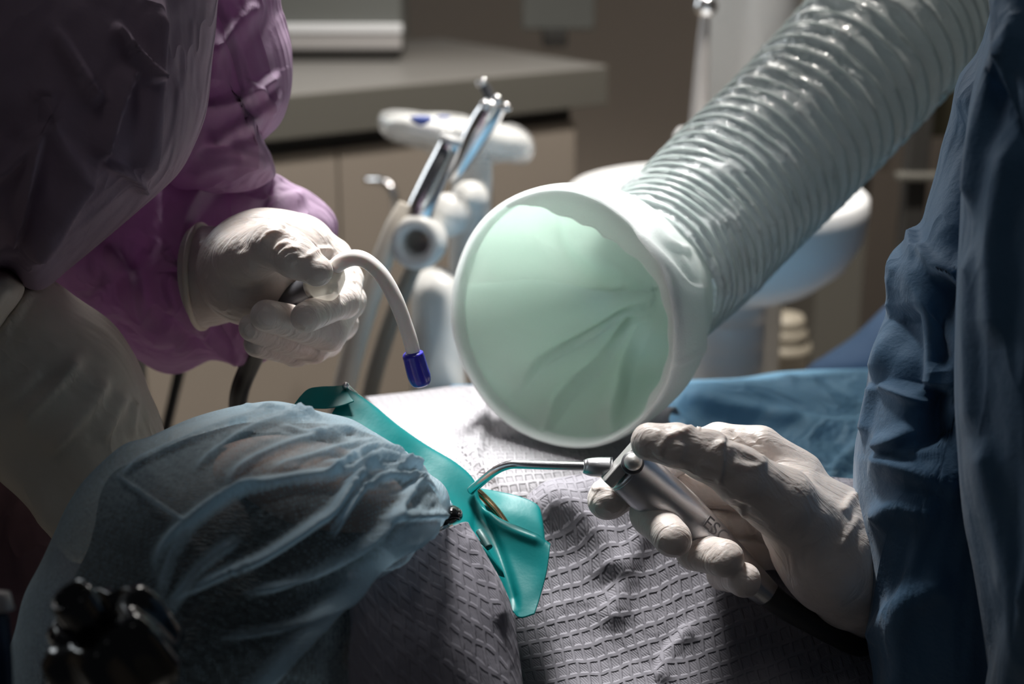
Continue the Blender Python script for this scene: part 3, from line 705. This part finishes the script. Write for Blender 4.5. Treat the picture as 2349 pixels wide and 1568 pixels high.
tag(tw_, 'stiff lilac-grey paper towel tucked below the cap edge, left of the teal flap', 'paper towel')

# ------------------------------------------------------------------ rubber dam
dam = thing('rubber_dam', at(1000, 1090, .75), 'teal rubber dam sheet stretched across the mouth on a metal frame', 'rubber dam')
sheet('latex_sheet', [
    [(796, 896, .812), (792, 890, .806), (775, 925, .795), (758, 955, .785), (742, 1000, .775)],
    [(852, 934, .806), (848, 926, .800), (822, 962, .788), (800, 1000, .775), (790, 1060, .765)],
    [(912, 984, .800), (908, 975, .793), (885, 1010, .78), (862, 1050, .765), (850, 1120, .755)],
    [(978, 1030, .794), (974, 1022, .787), (948, 1065, .773), (930, 1110, .755), (915, 1170, .745)],
    [(1046, 1074, .786), (1044, 1064, .779), (1018, 1115, .763), (1000, 1165, .745), (985, 1230, .735)],
    [(1086, 1112, .778), (1085, 1103, .771), (1075, 1165, .755), (1062, 1215, .735), (1055, 1270, .722)],
    [(1100, 1158, .768), (1100, 1148, .761), (1092, 1205, .746), (1088, 1250, .728), (1090, 1300, .712)],
    [(1128, 1195, .756), (1130, 1186, .749), (1124, 1240, .735), (1122, 1285, .718), (1130, 1335, .704)],
    [(1190, 1222, .742), (1190, 1212, .735), (1180, 1280, .722), (1166, 1340, .708), (1172, 1395, .696)],
    [(1235, 1244, .734), (1238, 1236, .727), (1226, 1305, .714), (1205, 1370, .70), (1192, 1416, .690)],
    [(1258, 1258, .730), (1262, 1250, .723), (1254, 1310, .710), (1240, 1365, .70), (1226, 1408, .690)]],
    150, 70, M['dam'], dam, [([(1095, 1150), (1130, 1225), (1165, 1320), (1185, 1400)], 10, -3, 20), ([(1105, 1165), (1150, 1205), (1250, 1245)], 10, 2)], .0007)
sheet('back_flap', [
    [(1086, 1118, .792), (1140, 1127, .79), (1195, 1140, .785), (1232, 1158, .78), (1243, 1185, .775)],
    [(1098, 1148, .778), (1150, 1165, .775), (1200, 1180, .772), (1238, 1200, .768), (1248, 1222, .765)],
    [(1115, 1190, .765), (1160, 1215, .762), (1205, 1232, .76), (1240, 1250, .757), (1250, 1262, .755)],
    [(1135, 1240, .75), (1170, 1260, .748), (1210, 1280, .745), (1240, 1300, .743), (1250, 1320, .74)]], 60, 60, M['dam'], dam, (), .0007)
sheet('side_flap', [
    [(792, 884, .810), (765, 886, .805), (735, 887, .800), (708, 892, .795), (690, 908, .79), (674, 930, .785)],
    [(798, 900, .800), (772, 905, .797), (742, 910, .793), (715, 915, .789), (695, 922, .786), (677, 932, .783)],
    [(812, 920, .792), (785, 930, .789), (752, 936, .786), (722, 936, .783), (700, 934, .780), (680, 934, .778)]], 40, 60, M['dam'], dam, (), .0007)
fr = tube('frame', [(790, 882, .806, 7), (812, 902, .812, 7), (836, 922, .815, 7), (880, 960, .812, 7)], 24, 14, M['chrome'], dam)
c = at(793, 884, .803); r = 8.5 * mpp(c); lathe('frame_ball', [(r * math.sin(a), -r * math.cos(a)) for a in np.linspace(.01, math.pi - .01, 12)], c, M['steel'], dam, 20)
w = tube('frame_wire', [(1084, 1118, .775, 9), (1108, 1138, .775, 9), (1136, 1168, .770, 9), (1158, 1198, .765, 9), (1178, 1228, .76, 9)], 30, 14, M['bronze'], dam); w['label'] = 'bronze coloured frame wire'
tube('frame_peg', [(1099, 1218, .735, 8), (1108, 1232, .730, 9), (1122, 1256, .724, 9)], 14, 14, mat('dark_peg', (.03, .09, .09), .5), dam)
blob('lower_fold', [(1100, 1240), (1118, 1262), (1140, 1290), (1160, 1320), (1150, 1322), (1125, 1305), (1106, 1275)], (1130, 1285), .70, .004, .01, M['dam'], dam, 40, 16)

# ================================================================== fume extractor
C0 = at(1281, 733, .90); S0 = mpp(C0); RA = 300 * S0
A = unit(.55 * RT + .17 * UP + .82 * FW); E1 = unit(UP - A * np.dot(UP, A)); E2 = np.cross(A, E1); E2 = E2 if np.dot(E2, RT) > 0 else -E2
ext = thing('extractor_hose', C0 + A * .05, 'ribbed translucent extraction hose with a white cloth filter hood over its wide mouth', 'hose')
def ringpts(prof, n, fn=None):
    th = np.linspace(0, 2 * np.pi, n, endpoint=False)
    return np.array([[C0 + A * z + (E1 * math.cos(t) + E2 * math.sin(t)) * RA * r * (fn(t, r) if fn else 1) for t in th] for r, z in prof])
nth = 260
wob = lambda t, r: 1 + .006 * math.sin(3 * t + 1) + .004 * math.sin(7 * t)
prof = catmull(np.array([(.955, .010), (.985, .001), (1.0, .000), (1.012, .006), (1.01, .018), (.985, .036), (.94, .054), (.86, .070), (.78, .084), (.71, .100), (.65, .118)]), 70)
G = ringpts(prof, nth, wob); co = G.reshape(-1, 3); nn = -gnormals(G, False, True); nn = nn * np.sign(np.sum(nn[35, 0] * (G[35, 0] - C0)))
co = crease(co, nn.reshape(-1, 3), [([(1380, 440), (1460, 480), (1530, 560), (1600, 572)], 7, 2.5), ([(1450, 520), (1530, 600), (1580, 655), (1620, 660)], 5, 2, 10), ([(1628, 745), (1610, 800), (1560, 830), (1530, 840)], 5, 2), ([(1330, 430), (1440, 470), (1520, 540), (1590, 640)], 10, 2), ([(1540, 930), (1590, 850), (1625, 760)], 8, 2)])
hd = obj('filter_hood', co, gridfaces(len(prof), nth, False, True), M['hood'], ext); solid(hd, .0012); hd['label'] = 'white embossed cloth filter hood'
# lining: a cone of cloth drawn into the hose
ap = at(1500, 668, 1.02)
T0 = []
for k, q in enumerate(np.linspace(0, 1, 80)):
    cen = C0 * (1 - q) + ap * q + A * 0.02 * math.sin(math.pi * q); rr = (.985 * (1 - q) ** .62 + .01)
    row = []
    for t in np.linspace(0, 2 * np.pi, nth, endpoint=False):
        f = 1 + .04 * (1 - q) * q * 3 * (math.sin(5 * t + 2 * q) + .6 * math.sin(9 * t + 1) + .4 * math.sin(14 * t))
        row.append(cen + (E1 * math.cos(t) + E2 * math.sin(t)) * RA * rr * f + A * .003)
    T0.append(row)
G = np.array(T0)
G2 = G.reshape(-1, 3); nn = gnormals(G, False, True).reshape(-1, 3); nn = nn * np.where(((nn * (CAM - G2)).sum(1) > 0), 1, -1)[:, None]
G2 = crease(G2, nn, [([(1500, 652), (1380, 640), (1200, 615), (1060, 645)], 10, 13, 50), ([(1490, 690), (1380, 750), (1240, 830), (1180, 900)], 10, 13, 60), ([(1480, 720), (1400, 830), (1300, 910), (1240, 1000)], 10, 13, 55), ([(1490, 740), (1440, 850), (1400, 1000)], 9, 13, 45), ([(1270, 480), (1290, 560), (1340, 610), (1420, 630)], 12, 8, 40)])
ln = obj('lining', G2, gridfaces(80, nth, False, True), M['lining'], ext); solid(ln, .001); ln['label'] = 'pale green cone of lining cloth inside the hood'
# turned-in hem on the upper right of the mouth
G = []
for t in np.linspace(R(-24), R(140), 120):
    wd_ = float(np.interp(math.degrees(t), [-24, -10, 0, 20, 35, 55, 70, 90, 130, 140], [.02, .10, .17, .225, .24, .175, .12, .07, .05, .02])) + .008 * math.sin(t * 9) + .007 * math.sin(t * 23)
    G.append([C0 + A * (.001 + .004 * q) + (E1 * math.cos(t) + E2 * math.sin(t)) * RA * (.985 - wd_ * q) for q in np.linspace(0, 1, 12)])
G = np.array(G); hm = obj('hem', G.reshape(-1, 3), gridfaces(120, 12), M['hood'], ext); solid(hm, .0012)
# ribbed duct
def ribs(s, th, r):
    pitch = .0085 + .0045 * np.clip(s / .35, 0, 1)
    ph = s / pitch + th / (2 * np.pi)
    prof_ = np.abs(np.sin(np.pi * ph)) ** .6
    return r * (1 - .055 * prof_ * (1 - .0 * s)) + .0012 * np.sin(3 * th + 40 * s) * np.sin(170 * s) + .0012 * np.sin(7 * th - 60 * s)
HP = [(1482, 640, 1.0, 186), (1570, 562, 1.04, 190), (1690, 440, 1.09, 190), (1828, 305, 1.14, 190), (1960, 165, 1.19, 192), (2090, 20, 1.24, 196), (2280, -180, 1.30, 200)]
co, F = tube('d', HP, 760, 120, None, fn=ribs, caps=False, raw=True)
Gd = co.reshape(760, 120, 3); nd = gnormals(Gd, False, True); nd = nd * np.sign(np.sum(nd[100, 0] * (Gd[100, 0] - Gd[100].mean(0))))
co = rough(co, nd.reshape(-1, 3), .0032, 42); co = rough(co, nd.reshape(-1, 3), .0010, 120, 5)
obj('ribbed_duct', co, F, M['hose'], ext)
Q = catmull(np.array([[*at(*p[:3]), p[3] * mpp(at(*p[:3]))] for p in HP]), 2600); T, N, B = frames(Q[:, :3])
arc = np.concatenate([[0], np.cumsum(np.linalg.norm(np.diff(Q[:, :3], axis=0), axis=1))]); pt = .0085 + .0045 * np.clip(arc / .35, 0, 1)
th = -2 * np.pi * arc / pt
wp = Q[:, :3] + (Q[:, 3] * 1.0)[:, None] * (np.cos(th)[:, None] * N + np.sin(th)[:, None] * B)
n_c = 5
Tw = np.gradient(wp, axis=0); Tw /= np.linalg.norm(Tw, axis=1, keepdims=True); rad = unit_r = (wp - Q[:, :3]); rad /= np.linalg.norm(rad, axis=1, keepdims=True); bi = np.cross(Tw, rad)
G = np.stack([wp + .0011 * (math.cos(a) * rad + math.sin(a) * bi) for a in np.linspace(0, 2 * np.pi, n_c, endpoint=False)], 1)
obj('wire_spiral', G.reshape(-1, 3), gridfaces(2600, n_c, False, True), mat('covered_wire', (.60, .68, .66), .3, coat=.5), ext)

# ================================================================== assistant (left)
asst = thing('person', at(200, 1500, .80), 'assistant in a plum and pink gown on the left, gloved hand holding the saliva ejector', 'person')
blob('gown', [(-200, -200), (300, -200), (470, -160), (471, 0), (462, 120), (452, 235), (425, 320), (396, 379), (352, 430), (315, 468), (232, 552), (160, 620), (104, 668), (60, 665), (20, 620), (-60, 640), (-260, 700), (-300, 300)], (120, 260), .80, .09, .12, M['plum'], asst, 300, 130,
     folds=wider([([(262, 57), (300, 110), (344, 185)], 9, 7, 22), ([(301, 155), (262, 270), (230, 367)], 8, 6, 25), ([(97, 304), (75, 370), (50, 470), (40, 560)], 12, 8, 30), ([(360, 0), (350, 150), (340, 300), (325, 420)], 18, 6, 30), ([(230, 367), (300, 400), (330, 440)], 10, 4), ([(120, 60), (180, 150), (235, 240)], 16, 5, 30), ([(60, 340), (0, 400), (-80, 430)], 12, 5), ([(218, 385), (150, 480), (80, 600)], 12, 6, 40), ([(110, 200), (130, 300), (190, 400)], 20, 4, 40)], .9, 1.7), wrinkle=(.006, 8, 0, (1, 1, .4)), p=.7)
blob('upper_sleeve', [(560, -200), (632, -150), (630, 0), (640, 45), (652, 100), (655, 160), (650, 220), (634, 275), (597, 325), (612, 345), (628, 375), (630, 410), (560, 450), (440, 450), (380, 400), (400, 200), (420, -150)], (520, 180), .93, .06, .08, M['pink'], asst, 260, 120,
     folds=wider([([(430, 150), (500, 110), (560, 40), (600, 0)], 12, 7, 26), ([(450, 245), (520, 235), (590, 200), (640, 165)], 8, 9, 22), ([(470, 330), (540, 290), (600, 250), (640, 200)], 10, 8, 26), ([(597, 325), (540, 330), (450, 360)], 9, -8, 14), ([(570, 185), (605, 220), (620, 260)], 6, 5, 14), ([(480, 60), (500, 120), (490, 200)], 18, 6), ([(430, 400), (520, 370), (620, 380)], 10, 7, 20), ([(470, 300), (520, 330), (590, 360), (625, 372)], 8, 6, 16)], .9, .6), wrinkle=(.007, 12), p=.7)
blob('cuff_sleeve', [(771, 508), (768, 560), (740, 640), (660, 760), (575, 845), (540, 838), (480, 818), (400, 839), (335, 816), (250, 766), (150, 722), (60, 672), (-40, 600), (100, 450), (250, 400), (330, 370), (430, 385), (540, 392), (600, 398), (628, 404), (664, 425), (700, 440), (748, 474)], (420, 620), .95, .075, .09, M['pink'], asst, 340, 160,
     folds=[([(628, 410), (545, 400), (470, 450), (432, 500), (418, 560), (420, 640), (450, 720), (480, 780)], 14, 12, 36), ([(540, 415), (555, 460), (600, 470), (625, 440)], 8, 6, 18), ([(600, 520), (640, 470), (700, 445)], 10, 6, 22), ([(230, 560), (290, 620), (330, 720), (400, 790)], 14, 9, 30), ([(400, 560), (370, 640), (400, 720)], 14, 8, 26), ([(250, 470), (330, 450), (430, 400)], 12, 7, 30), ([(340, 540), (260, 660), (200, 700)], 20, -7, 30), ([(480, 760), (520, 800), (560, 830)], 8, 6, 14), ([(350, 700), (420, 760), (470, 800)], 14, -6, 20), ([(630, 420), (610, 480), (590, 510)], 6, -5, 10)], wrinkle=(.014, 13), p=.65)
blob('gown_skirt', [(-250, 900), (60, 930), (140, 1000), (190, 1120), (180, 1400), (150, 1700), (-300, 1700), (-350, 1200)], (-20, 1300), .86, .07, .07, mat('maroon_gown', (.16, .09, .11), .8, bump=[(14, .006, (1, 1, .4), 'ridge')]), asst, 120, 60, p=.7, wrinkle=(.006, 12))
# hand with ejector
gl = sdf_body('glove', [CH((556, 632, .865, 92), (575, 622, .853, 106), (620, 610, .85, 97), (690, 600, .862, 78)),
                        CH((640, 700, .895, 80), (730, 690, .900, 72)), CH((600, 570, .845, 64), (690, 566, .86, 54))],
    [CH((560, 590, .83, 72), (628, 562, .806, 54), (680, 592, .796, 48), (728, 622, .79, 37)),
     CH((680, 560, .865, 48), (762, 590, .862, 44), (795, 640, .85, 37), (786, 690, .826, 40), (702, 727, .79, 35)),
     CH((720, 620, .885, 48), (792, 690, .875, 45), (752, 762, .828, 43), (612, 724, .792, 38)),
     CH((720, 660, .895, 46), (778, 740, .885, 42), (718, 794, .838, 39), (580, 752, .802, 33)),
     CH((700, 700, .895, 44), (748, 782, .885, 38), (678, 808, .838, 34), (590, 788, .812, 30))],
    .0012, .02, .0008, M['glove'], asst, kbf=.005, wrinkle=(.0008, 45),
    folds=[([(600, 560), (615, 536), (650, 530), (670, 545)], 4, 2.5, 9), ([(628, 580), (640, 562), (662, 556), (680, 560)], 3, 1.8, 7), ([(636, 592), (652, 574), (674, 568), (690, 572)], 3, 1.6, 6), ([(648, 600), (664, 584), (688, 580)], 3, 1.4, 6), ([(660, 606), (678, 594), (700, 590)], 2.5, 1.2, 5), ([(652, 515), (668, 545), (680, 550)], 4, -1.8, 8), ([(700, 590), (735, 570), (765, 572)], 3, 1.5, 7), ([(786, 618), (800, 622), (815, 622)], 2.5, 1.2), ([(784, 640), (800, 645), (818, 645)], 2.5, 1.3), ([(560, 570), (575, 610), (600, 640)], 8, 2, 14), ([(690, 735), (700, 750), (696, 760)], 3, 1), ([(760, 660), (775, 690), (770, 700)], 3, 1)])
tube('glove_cuff', [(462, 634, .874, 118), (490, 632, .872, 114), (525, 628, .866, 108), (570, 622, .858, 104)], 24, 64, M['glove'], asst, caps=False)
# cuff bead of the glove
cuff = []
for a in np.linspace(0, 2 * np.pi, 20, endpoint=False):
    c = at(463, 634, .874); cuff.append((*(c + mpp(c) * (UP * 119 * math.sin(a) + (FW * .98 + RT * .1) * 118 * math.cos(a))), .0018))
cuff.append(cuff[0]); tube('glove_cuff_bead', cuff, 80, 10, M['glove_dark'], asst, world=True, caps=False)
# lowered wrist and hand on the far left
sdf_body('glove', [CH((-160, 700, .80, 150), (-20, 800, .80, 165), (90, 900, .80, 170), (200, 1020, .80, 150)), CH((40, 800, .81, 120), (150, 880, .81, 120), (230, 980, .81, 100))],
    [CH((200, 960, .81, 60), (270, 1010, .80, 52), (330, 1090, .80, 46)), CH((160, 1030, .79, 60), (240, 1100, .775, 50), (310, 1180, .77, 44)), CH((120, 1060, .78, 60), (190, 1150, .765, 50), (260, 1230, .76, 44)), CH((60, 1060, .77, 60), (130, 1170, .76, 48), (190, 1250, .76, 40)), CH((220, 900, .83, 60), (300, 1000, .84, 45), (340, 1080, .84, 40))],
    .0028, .025, .003, M['glove_dark'], asst, kbf=.02, wrinkle=(.003, 30),
    folds=[([(190, 815), (150, 870), (80, 940), (50, 980)], 7, 4, 16), ([(250, 860), (220, 920), (170, 980), (110, 1040)], 7, 4, 16), ([(290, 900), (262, 960), (230, 1010)], 7, 4, 14), ([(100, 840), (50, 890), (0, 920)], 6, 2, 14), ([(313, 915), (305, 960), (300, 1000)], 5, 3, 10), ([(72, 668), (40, 720), (0, 770)], 5, 4, 10)])
blob('glove_cuff', [(-80, 600), (0, 616), (28, 626), (50, 650), (46, 680), (20, 720), (-20, 770), (-120, 800)], (-40, 690), .775, .045, .05, M['glove_dark'], asst, 90, 50, p=.7)

# saliva ejector
ej = thing('saliva_ejector', at(745, 650, .80), 'bent white saliva ejector with a blue tip on a dark grey handle', 'saliva ejector')
tube('handle', [(610, 728, .845, 34), (650, 705, .832, 38), (700, 678, .820, 40), (742, 653, .808, 41)], 30, 40, M['dgrey'], ej)
tube('connector', [(736, 657, .810, 43), (744, 648, .806, 43), (756, 634, .802, 38), (764, 622, .799, 30), (772, 612, .797, 20)], 30, 36, M['clear'], ej)
tube('bent_tube', [(762, 636, .803, 18), (772, 610, .797, 19), (792, 596, .793, 19), (818, 591, .79, 19), (846, 602, .788, 18), (878, 634, .786, 18), (906, 684, .784, 18), (928, 740, .783, 17), (942, 784, .782, 17), (950, 818, .782, 16)], 90, 28, M['tube'], ej)
tp = tube('soft_tip', [(945, 806, .782, 17), (946.5, 812, .782, 24), (950, 822, .782, 25), (957, 848, .782, 26), (963, 866, .782, 26), (968, 878, .782, 22), (970, 884, .782, 13)], 50, 48, M['navy'], ej,
    fn=lambda s, th, r: r * (1 - .05 * (np.cos(4 * th) > .93) * (s > .003)) - .0012 * (np.cos(2 * th) > .97) * (s > .017))
tp['label'] = 'deep blue soft tip'
tube('suction_line', [(640, 720, .86, 26), (600, 780, .90, 25), (572, 840, .92, 23), (552, 890, .93, 22), (545, 940, .94, 21), (548, 1020, .95, 21)], 40, 20, M['black'], ej)

# ================================================================== dentist (right)
den = thing('person', at(2250, 1500, .70), 'dentist in a dark blue gown on the right, gloved hand holding the steel syringe', 'person')
blob('gown', [(2300, -300), (2310, -100), (2292, 0), (2262, 100), (2240, 200), (2226, 350), (2220, 500), (2214, 700), (2212, 900), (2220, 1050), (2232, 1200), (2258, 1350), (2285, 1568), (2300, 1800), (2900, 1800), (2950, 800), (2900, -300)], (2500, 780), .70, .13, .10, M['blue'], den, 300, 120, p=.55,
     folds=[([(2349, 20), (2300, 180), (2262, 330), (2250, 500)], 14, 9, 30), ([(2240, 560), (2232, 800), (2245, 1000)], 14, 5, 30), ([(2330, 300), (2290, 560), (2290, 800)], 20, 6, 40), ([(2260, 1000), (2300, 1200), (2340, 1400)], 20, 6, 40)], wrinkle=(.010, 8, 3, (1, 1, .3)))
blob('gown_sleeve', [(2310, -200), (2292, -60), (2252, 100), (2200, 172), (2185, 240), (2168, 300), (2150, 380), (2128, 455), (2108, 515), (2050, 570), (2042, 620), (2040, 690), (2020, 750), (2000, 810), (1988, 900), (1980, 960), (1968, 1020), (1964, 1100), (1966, 1200), (1972, 1300), (1980, 1400), (1990, 1490), (2003, 1568), (2030, 1800), (2400, 1800), (2420, 1000), (2400, -200)], (2215, 860), .77, .08, .08, M['blue'], den, 360, 160, p=.6,
     folds=[([(2190, 210), (2160, 330), (2115, 470), (2090, 600)], 8, 7, 22), ([(2050, 575), (2048, 680), (2030, 790), (2010, 880)], 8, 7, 20), ([(2017, 880), (2045, 890), (2075, 908), (2120, 920)], 5, 6, 14), ([(2012, 880), (1998, 940), (1985, 1000)], 7, 5, 14), ([(2060, 700), (2080, 820), (2070, 900)], 30, -12, 40), ([(2143, 880), (2130, 960), (2150, 1020)], 45, -22, 45), ([(1995, 1050), (2060, 1060), (2150, 1090), (2220, 1110)], 10, 8, 40), ([(2100, 980), (2060, 1010), (2010, 1030)], 14, 8, 26), ([(2180, 240), (2200, 400), (2190, 600)], 26, -12, 30), ([(2000, 1200), (2060, 1160), (2160, 1180)], 22, 7, 36), ([(2000, 1480), (2080, 1380), (2180, 1320)], 26, 8, 40), ([(2170, 620), (2150, 760), (2160, 850)], 30, -12, 30), ([(2110, 560), (2140, 600), (2200, 640)], 10, 6, 20)], wrinkle=(.004, 7, 7))
kn_ = blob('gown_hem', [(1850, 850), (1900, 812), (1960, 770), (2032, 700), (2100, 640), (2200, 700), (2200, 960), (2000, 960), (1860, 900)], (2050, 830), 1.45, .05, .05, mat('navy_cloth', (.03, .065, .13), .8), den, 80, 40)
kn_['label'] = 'dark navy skirt of the gown behind the drape'
sdf_body('glove', [CH((2120, 1400, .80, 112), (2010, 1320, .77, 116), (1905, 1232, .745, 106), (1812, 1140, .742, 80)),
                   CH((2060, 1370, .79, 92), (1960, 1330, .74, 92), (1896, 1290, .722, 86), (1830, 1215, .722, 70))],
    [CH((1860, 1220, .722, 88), (1790, 1150, .712, 80), (1700, 1092, .704, 66), (1620, 1045, .700, 56), (1555, 1022, .698, 49), (1492, 1012, .700, 45)),
     CH((1830, 1095, .755, 62), (1742, 1022, .760, 47), (1650, 1012, .765, 42), (1540, 1050, .765, 42), (1460, 1100, .762, 42), (1398, 1142, .752, 50)),
     CH((1800, 1150, .765, 60), (1680, 1120, .775, 46), (1560, 1120, .775, 44), (1490, 1180, .738, 44), (1542, 1234, .712, 44)),
     CH((1830, 1210, .770, 60), (1740, 1190, .780, 48), (1640, 1200, .778, 46), (1592, 1262, .732, 43), (1664, 1280, .712, 43)),
     CH((1860, 1270, .770, 56), (1780, 1260, .780, 44), (1700, 1270, .775, 42), (1660, 1316, .742, 38), (1706, 1328, .712, 40))],
    .0013, .018, .0010, M['glove'], den, kbf=.007, wrinkle=(.0010, 70),
    folds=[([(1500, 985), (1530, 1000), (1520, 1020), (1510, 1050)], 5, 1.6, 10), ([(1530, 1000), (1570, 985), (1600, 972)], 4, 1.6, 8), ([(1590, 966), (1598, 980), (1606, 990)], 3, 2.0), ([(1600, 985), (1650, 995), (1660, 1010), (1640, 1030)], 5, 1.5, 10), ([(1652, 1005), (1656, 1050), (1650, 1100), (1640, 1108)], 3.5, 2.6, 9), ([(1575, 1060), (1580, 1020), (1560, 1000)], 7, -1.5, 10), ([(1600, 1060), (1630, 1070), (1645, 1080)], 5, 1.2, 8), ([(1660, 1020), (1700, 1030), (1740, 1050), (1760, 1040)], 5, 1.6, 10), ([(1680, 1060), (1720, 1070), (1760, 1060)], 5, 1.3, 9), ([(1680, 985), (1682, 1000), (1686, 1005)], 3, -1.2), ([(1725, 1000), (1735, 1015), (1750, 1018)], 4, -1.0), ([(1680, 1150), (1700, 1160), (1720, 1165)], 4, -1.6, 7), ([(1700, 1165), (1712, 1200), (1730, 1230)], 3, 1.4, 6), ([(1930, 1175), (1945, 1150), (1965, 1130)], 6, 2.6, 12), ([(1920, 1260), (1945, 1220), (1970, 1180)], 6, 1.8, 14), ([(1370, 1105), (1362, 1120), (1385, 1118)], 3, 1.2), ([(1365, 1155), (1380, 1163), (1400, 1170)], 3, .9)])
# air water syringe
sy = thing('air_water_syringe', at(1500, 1120, .735), 'brushed steel air water syringe with a bent nozzle held in the right gloved hand', 'syringe')
bd_ = tube('body', [(1436, 1072, .740, 58), (1448, 1082, .740, 60), (1500, 1128, .739, 60), (1560, 1180, .738, 58), (1620, 1235, .737, 52), (1680, 1290, .736, 44), (1735, 1340, .735, 36), (1760, 1362, .735, 32)], 60, 48, M['steel'], sy)
hp = at(1412, 1052, .738); sH = mpp(hp)
hd_ax = unit(at(1560, 1180, .738) - at(1440, 1075, .740))
hb_ = box('head_block', (-26 * sH, -60 * sH, -14 * sH), (26 * sH, 60 * sH, 14 * sH), M['steel'], None, .0012)
hb_.parent = sy; hb_.location = Vector(at(1430, 1062, .736)) - sy.location
z_ = -hd_ax; y_ = unit(np.cross(z_, FW)); x_ = np.cross(y_, z_)
from mathutils import Matrix
hb_.rotation_euler = Matrix(((x_[0], y_[0], z_[0]), (x_[1], y_[1], z_[1]), (x_[2], y_[2], z_[2]))).to_euler()
tube('collar', [(1405, 1072, .740, 24), (1372, 1071, .741, 23), (1350, 1070, .742, 20), (1338, 1069, .742, 15)], 16, 32, M['steel'], sy)
tube('nozzle', [(1345, 1069, .742, 10), (1280, 1067.5, .745, 10), (1200, 1065, .748, 10), (1168, 1066, .75, 10), (1140, 1077, .752, 10), (1112, 1098, .756, 10), (1080, 1125, .762, 10)], 70, 24, M['chrome'], sy)
M['satin'] = mat('satin_steel', (.66, .65, .63), .42, .85)
hb_.data.materials[0] = M['satin']
c = at(1451, 1062, .723); r = 21 * mpp(c)
lathe('button', [(.001, -.003)] + [(r * math.sin(a), .004 - r * .8 * math.cos(a) + .0) for a in np.linspace(.9, math.pi - .02, 12)], c, M['satin'], sy, 32, axis=unit(-FW + UP * .3))
lathe('button_ring', [(r * .9, -.002), (r * 1.25, -.002), (r * 1.25, .002), (r * .9, .002)], c, M['dgrey'], sy, 32, axis=unit(-FW + UP * .3))
tube('hose', [(1750, 1352, .735, 30), (1800, 1392, .733, 28), (1870, 1432, .735, 26), (1950, 1472, .745, 26), (2040, 1500, .77, 26), (2140, 1520, .79, 26)], 40, 24, mat('charcoal_rubber', (.035, .035, .038), .5), sy)
# engraved lettering on the barrel
cu = bpy.data.curves.new('lettering', 'FONT'); cu.body = 'ESC'; cu.size = 44 * sH; cu.extrude = .00015
tmp = bpy.data.objects.new('t', cu); C.objects.link(tmp); bpy.context.view_layer.update()
me = bpy.data.meshes.new_from_object(tmp.evaluated_get(bpy.context.evaluated_depsgraph_get())); bpy.data.objects.remove(tmp)
lt = bpy.data.objects.new('engraved_lettering', me); C.objects.link(lt); me.materials.clear(); me.materials.append(mat('engraving', (.14, .14, .15), .5))
from mathutils import Matrix
p0 = at(1610, 1203, .7245); xl = unit(at(1700, 1285, .7245) - p0); zl = unit(-FW + UP * .25 + RT * .2); yl = unit(np.cross(zl, xl)); zl = np.cross(xl, yl)
lt.parent = sy; lt.location = Vector(p0) - sy.location
lt.rotation_euler = Matrix(((xl[0], yl[0], zl[0]), (xl[1], yl[1], zl[1]), (xl[2], yl[2], zl[2]))).to_euler()
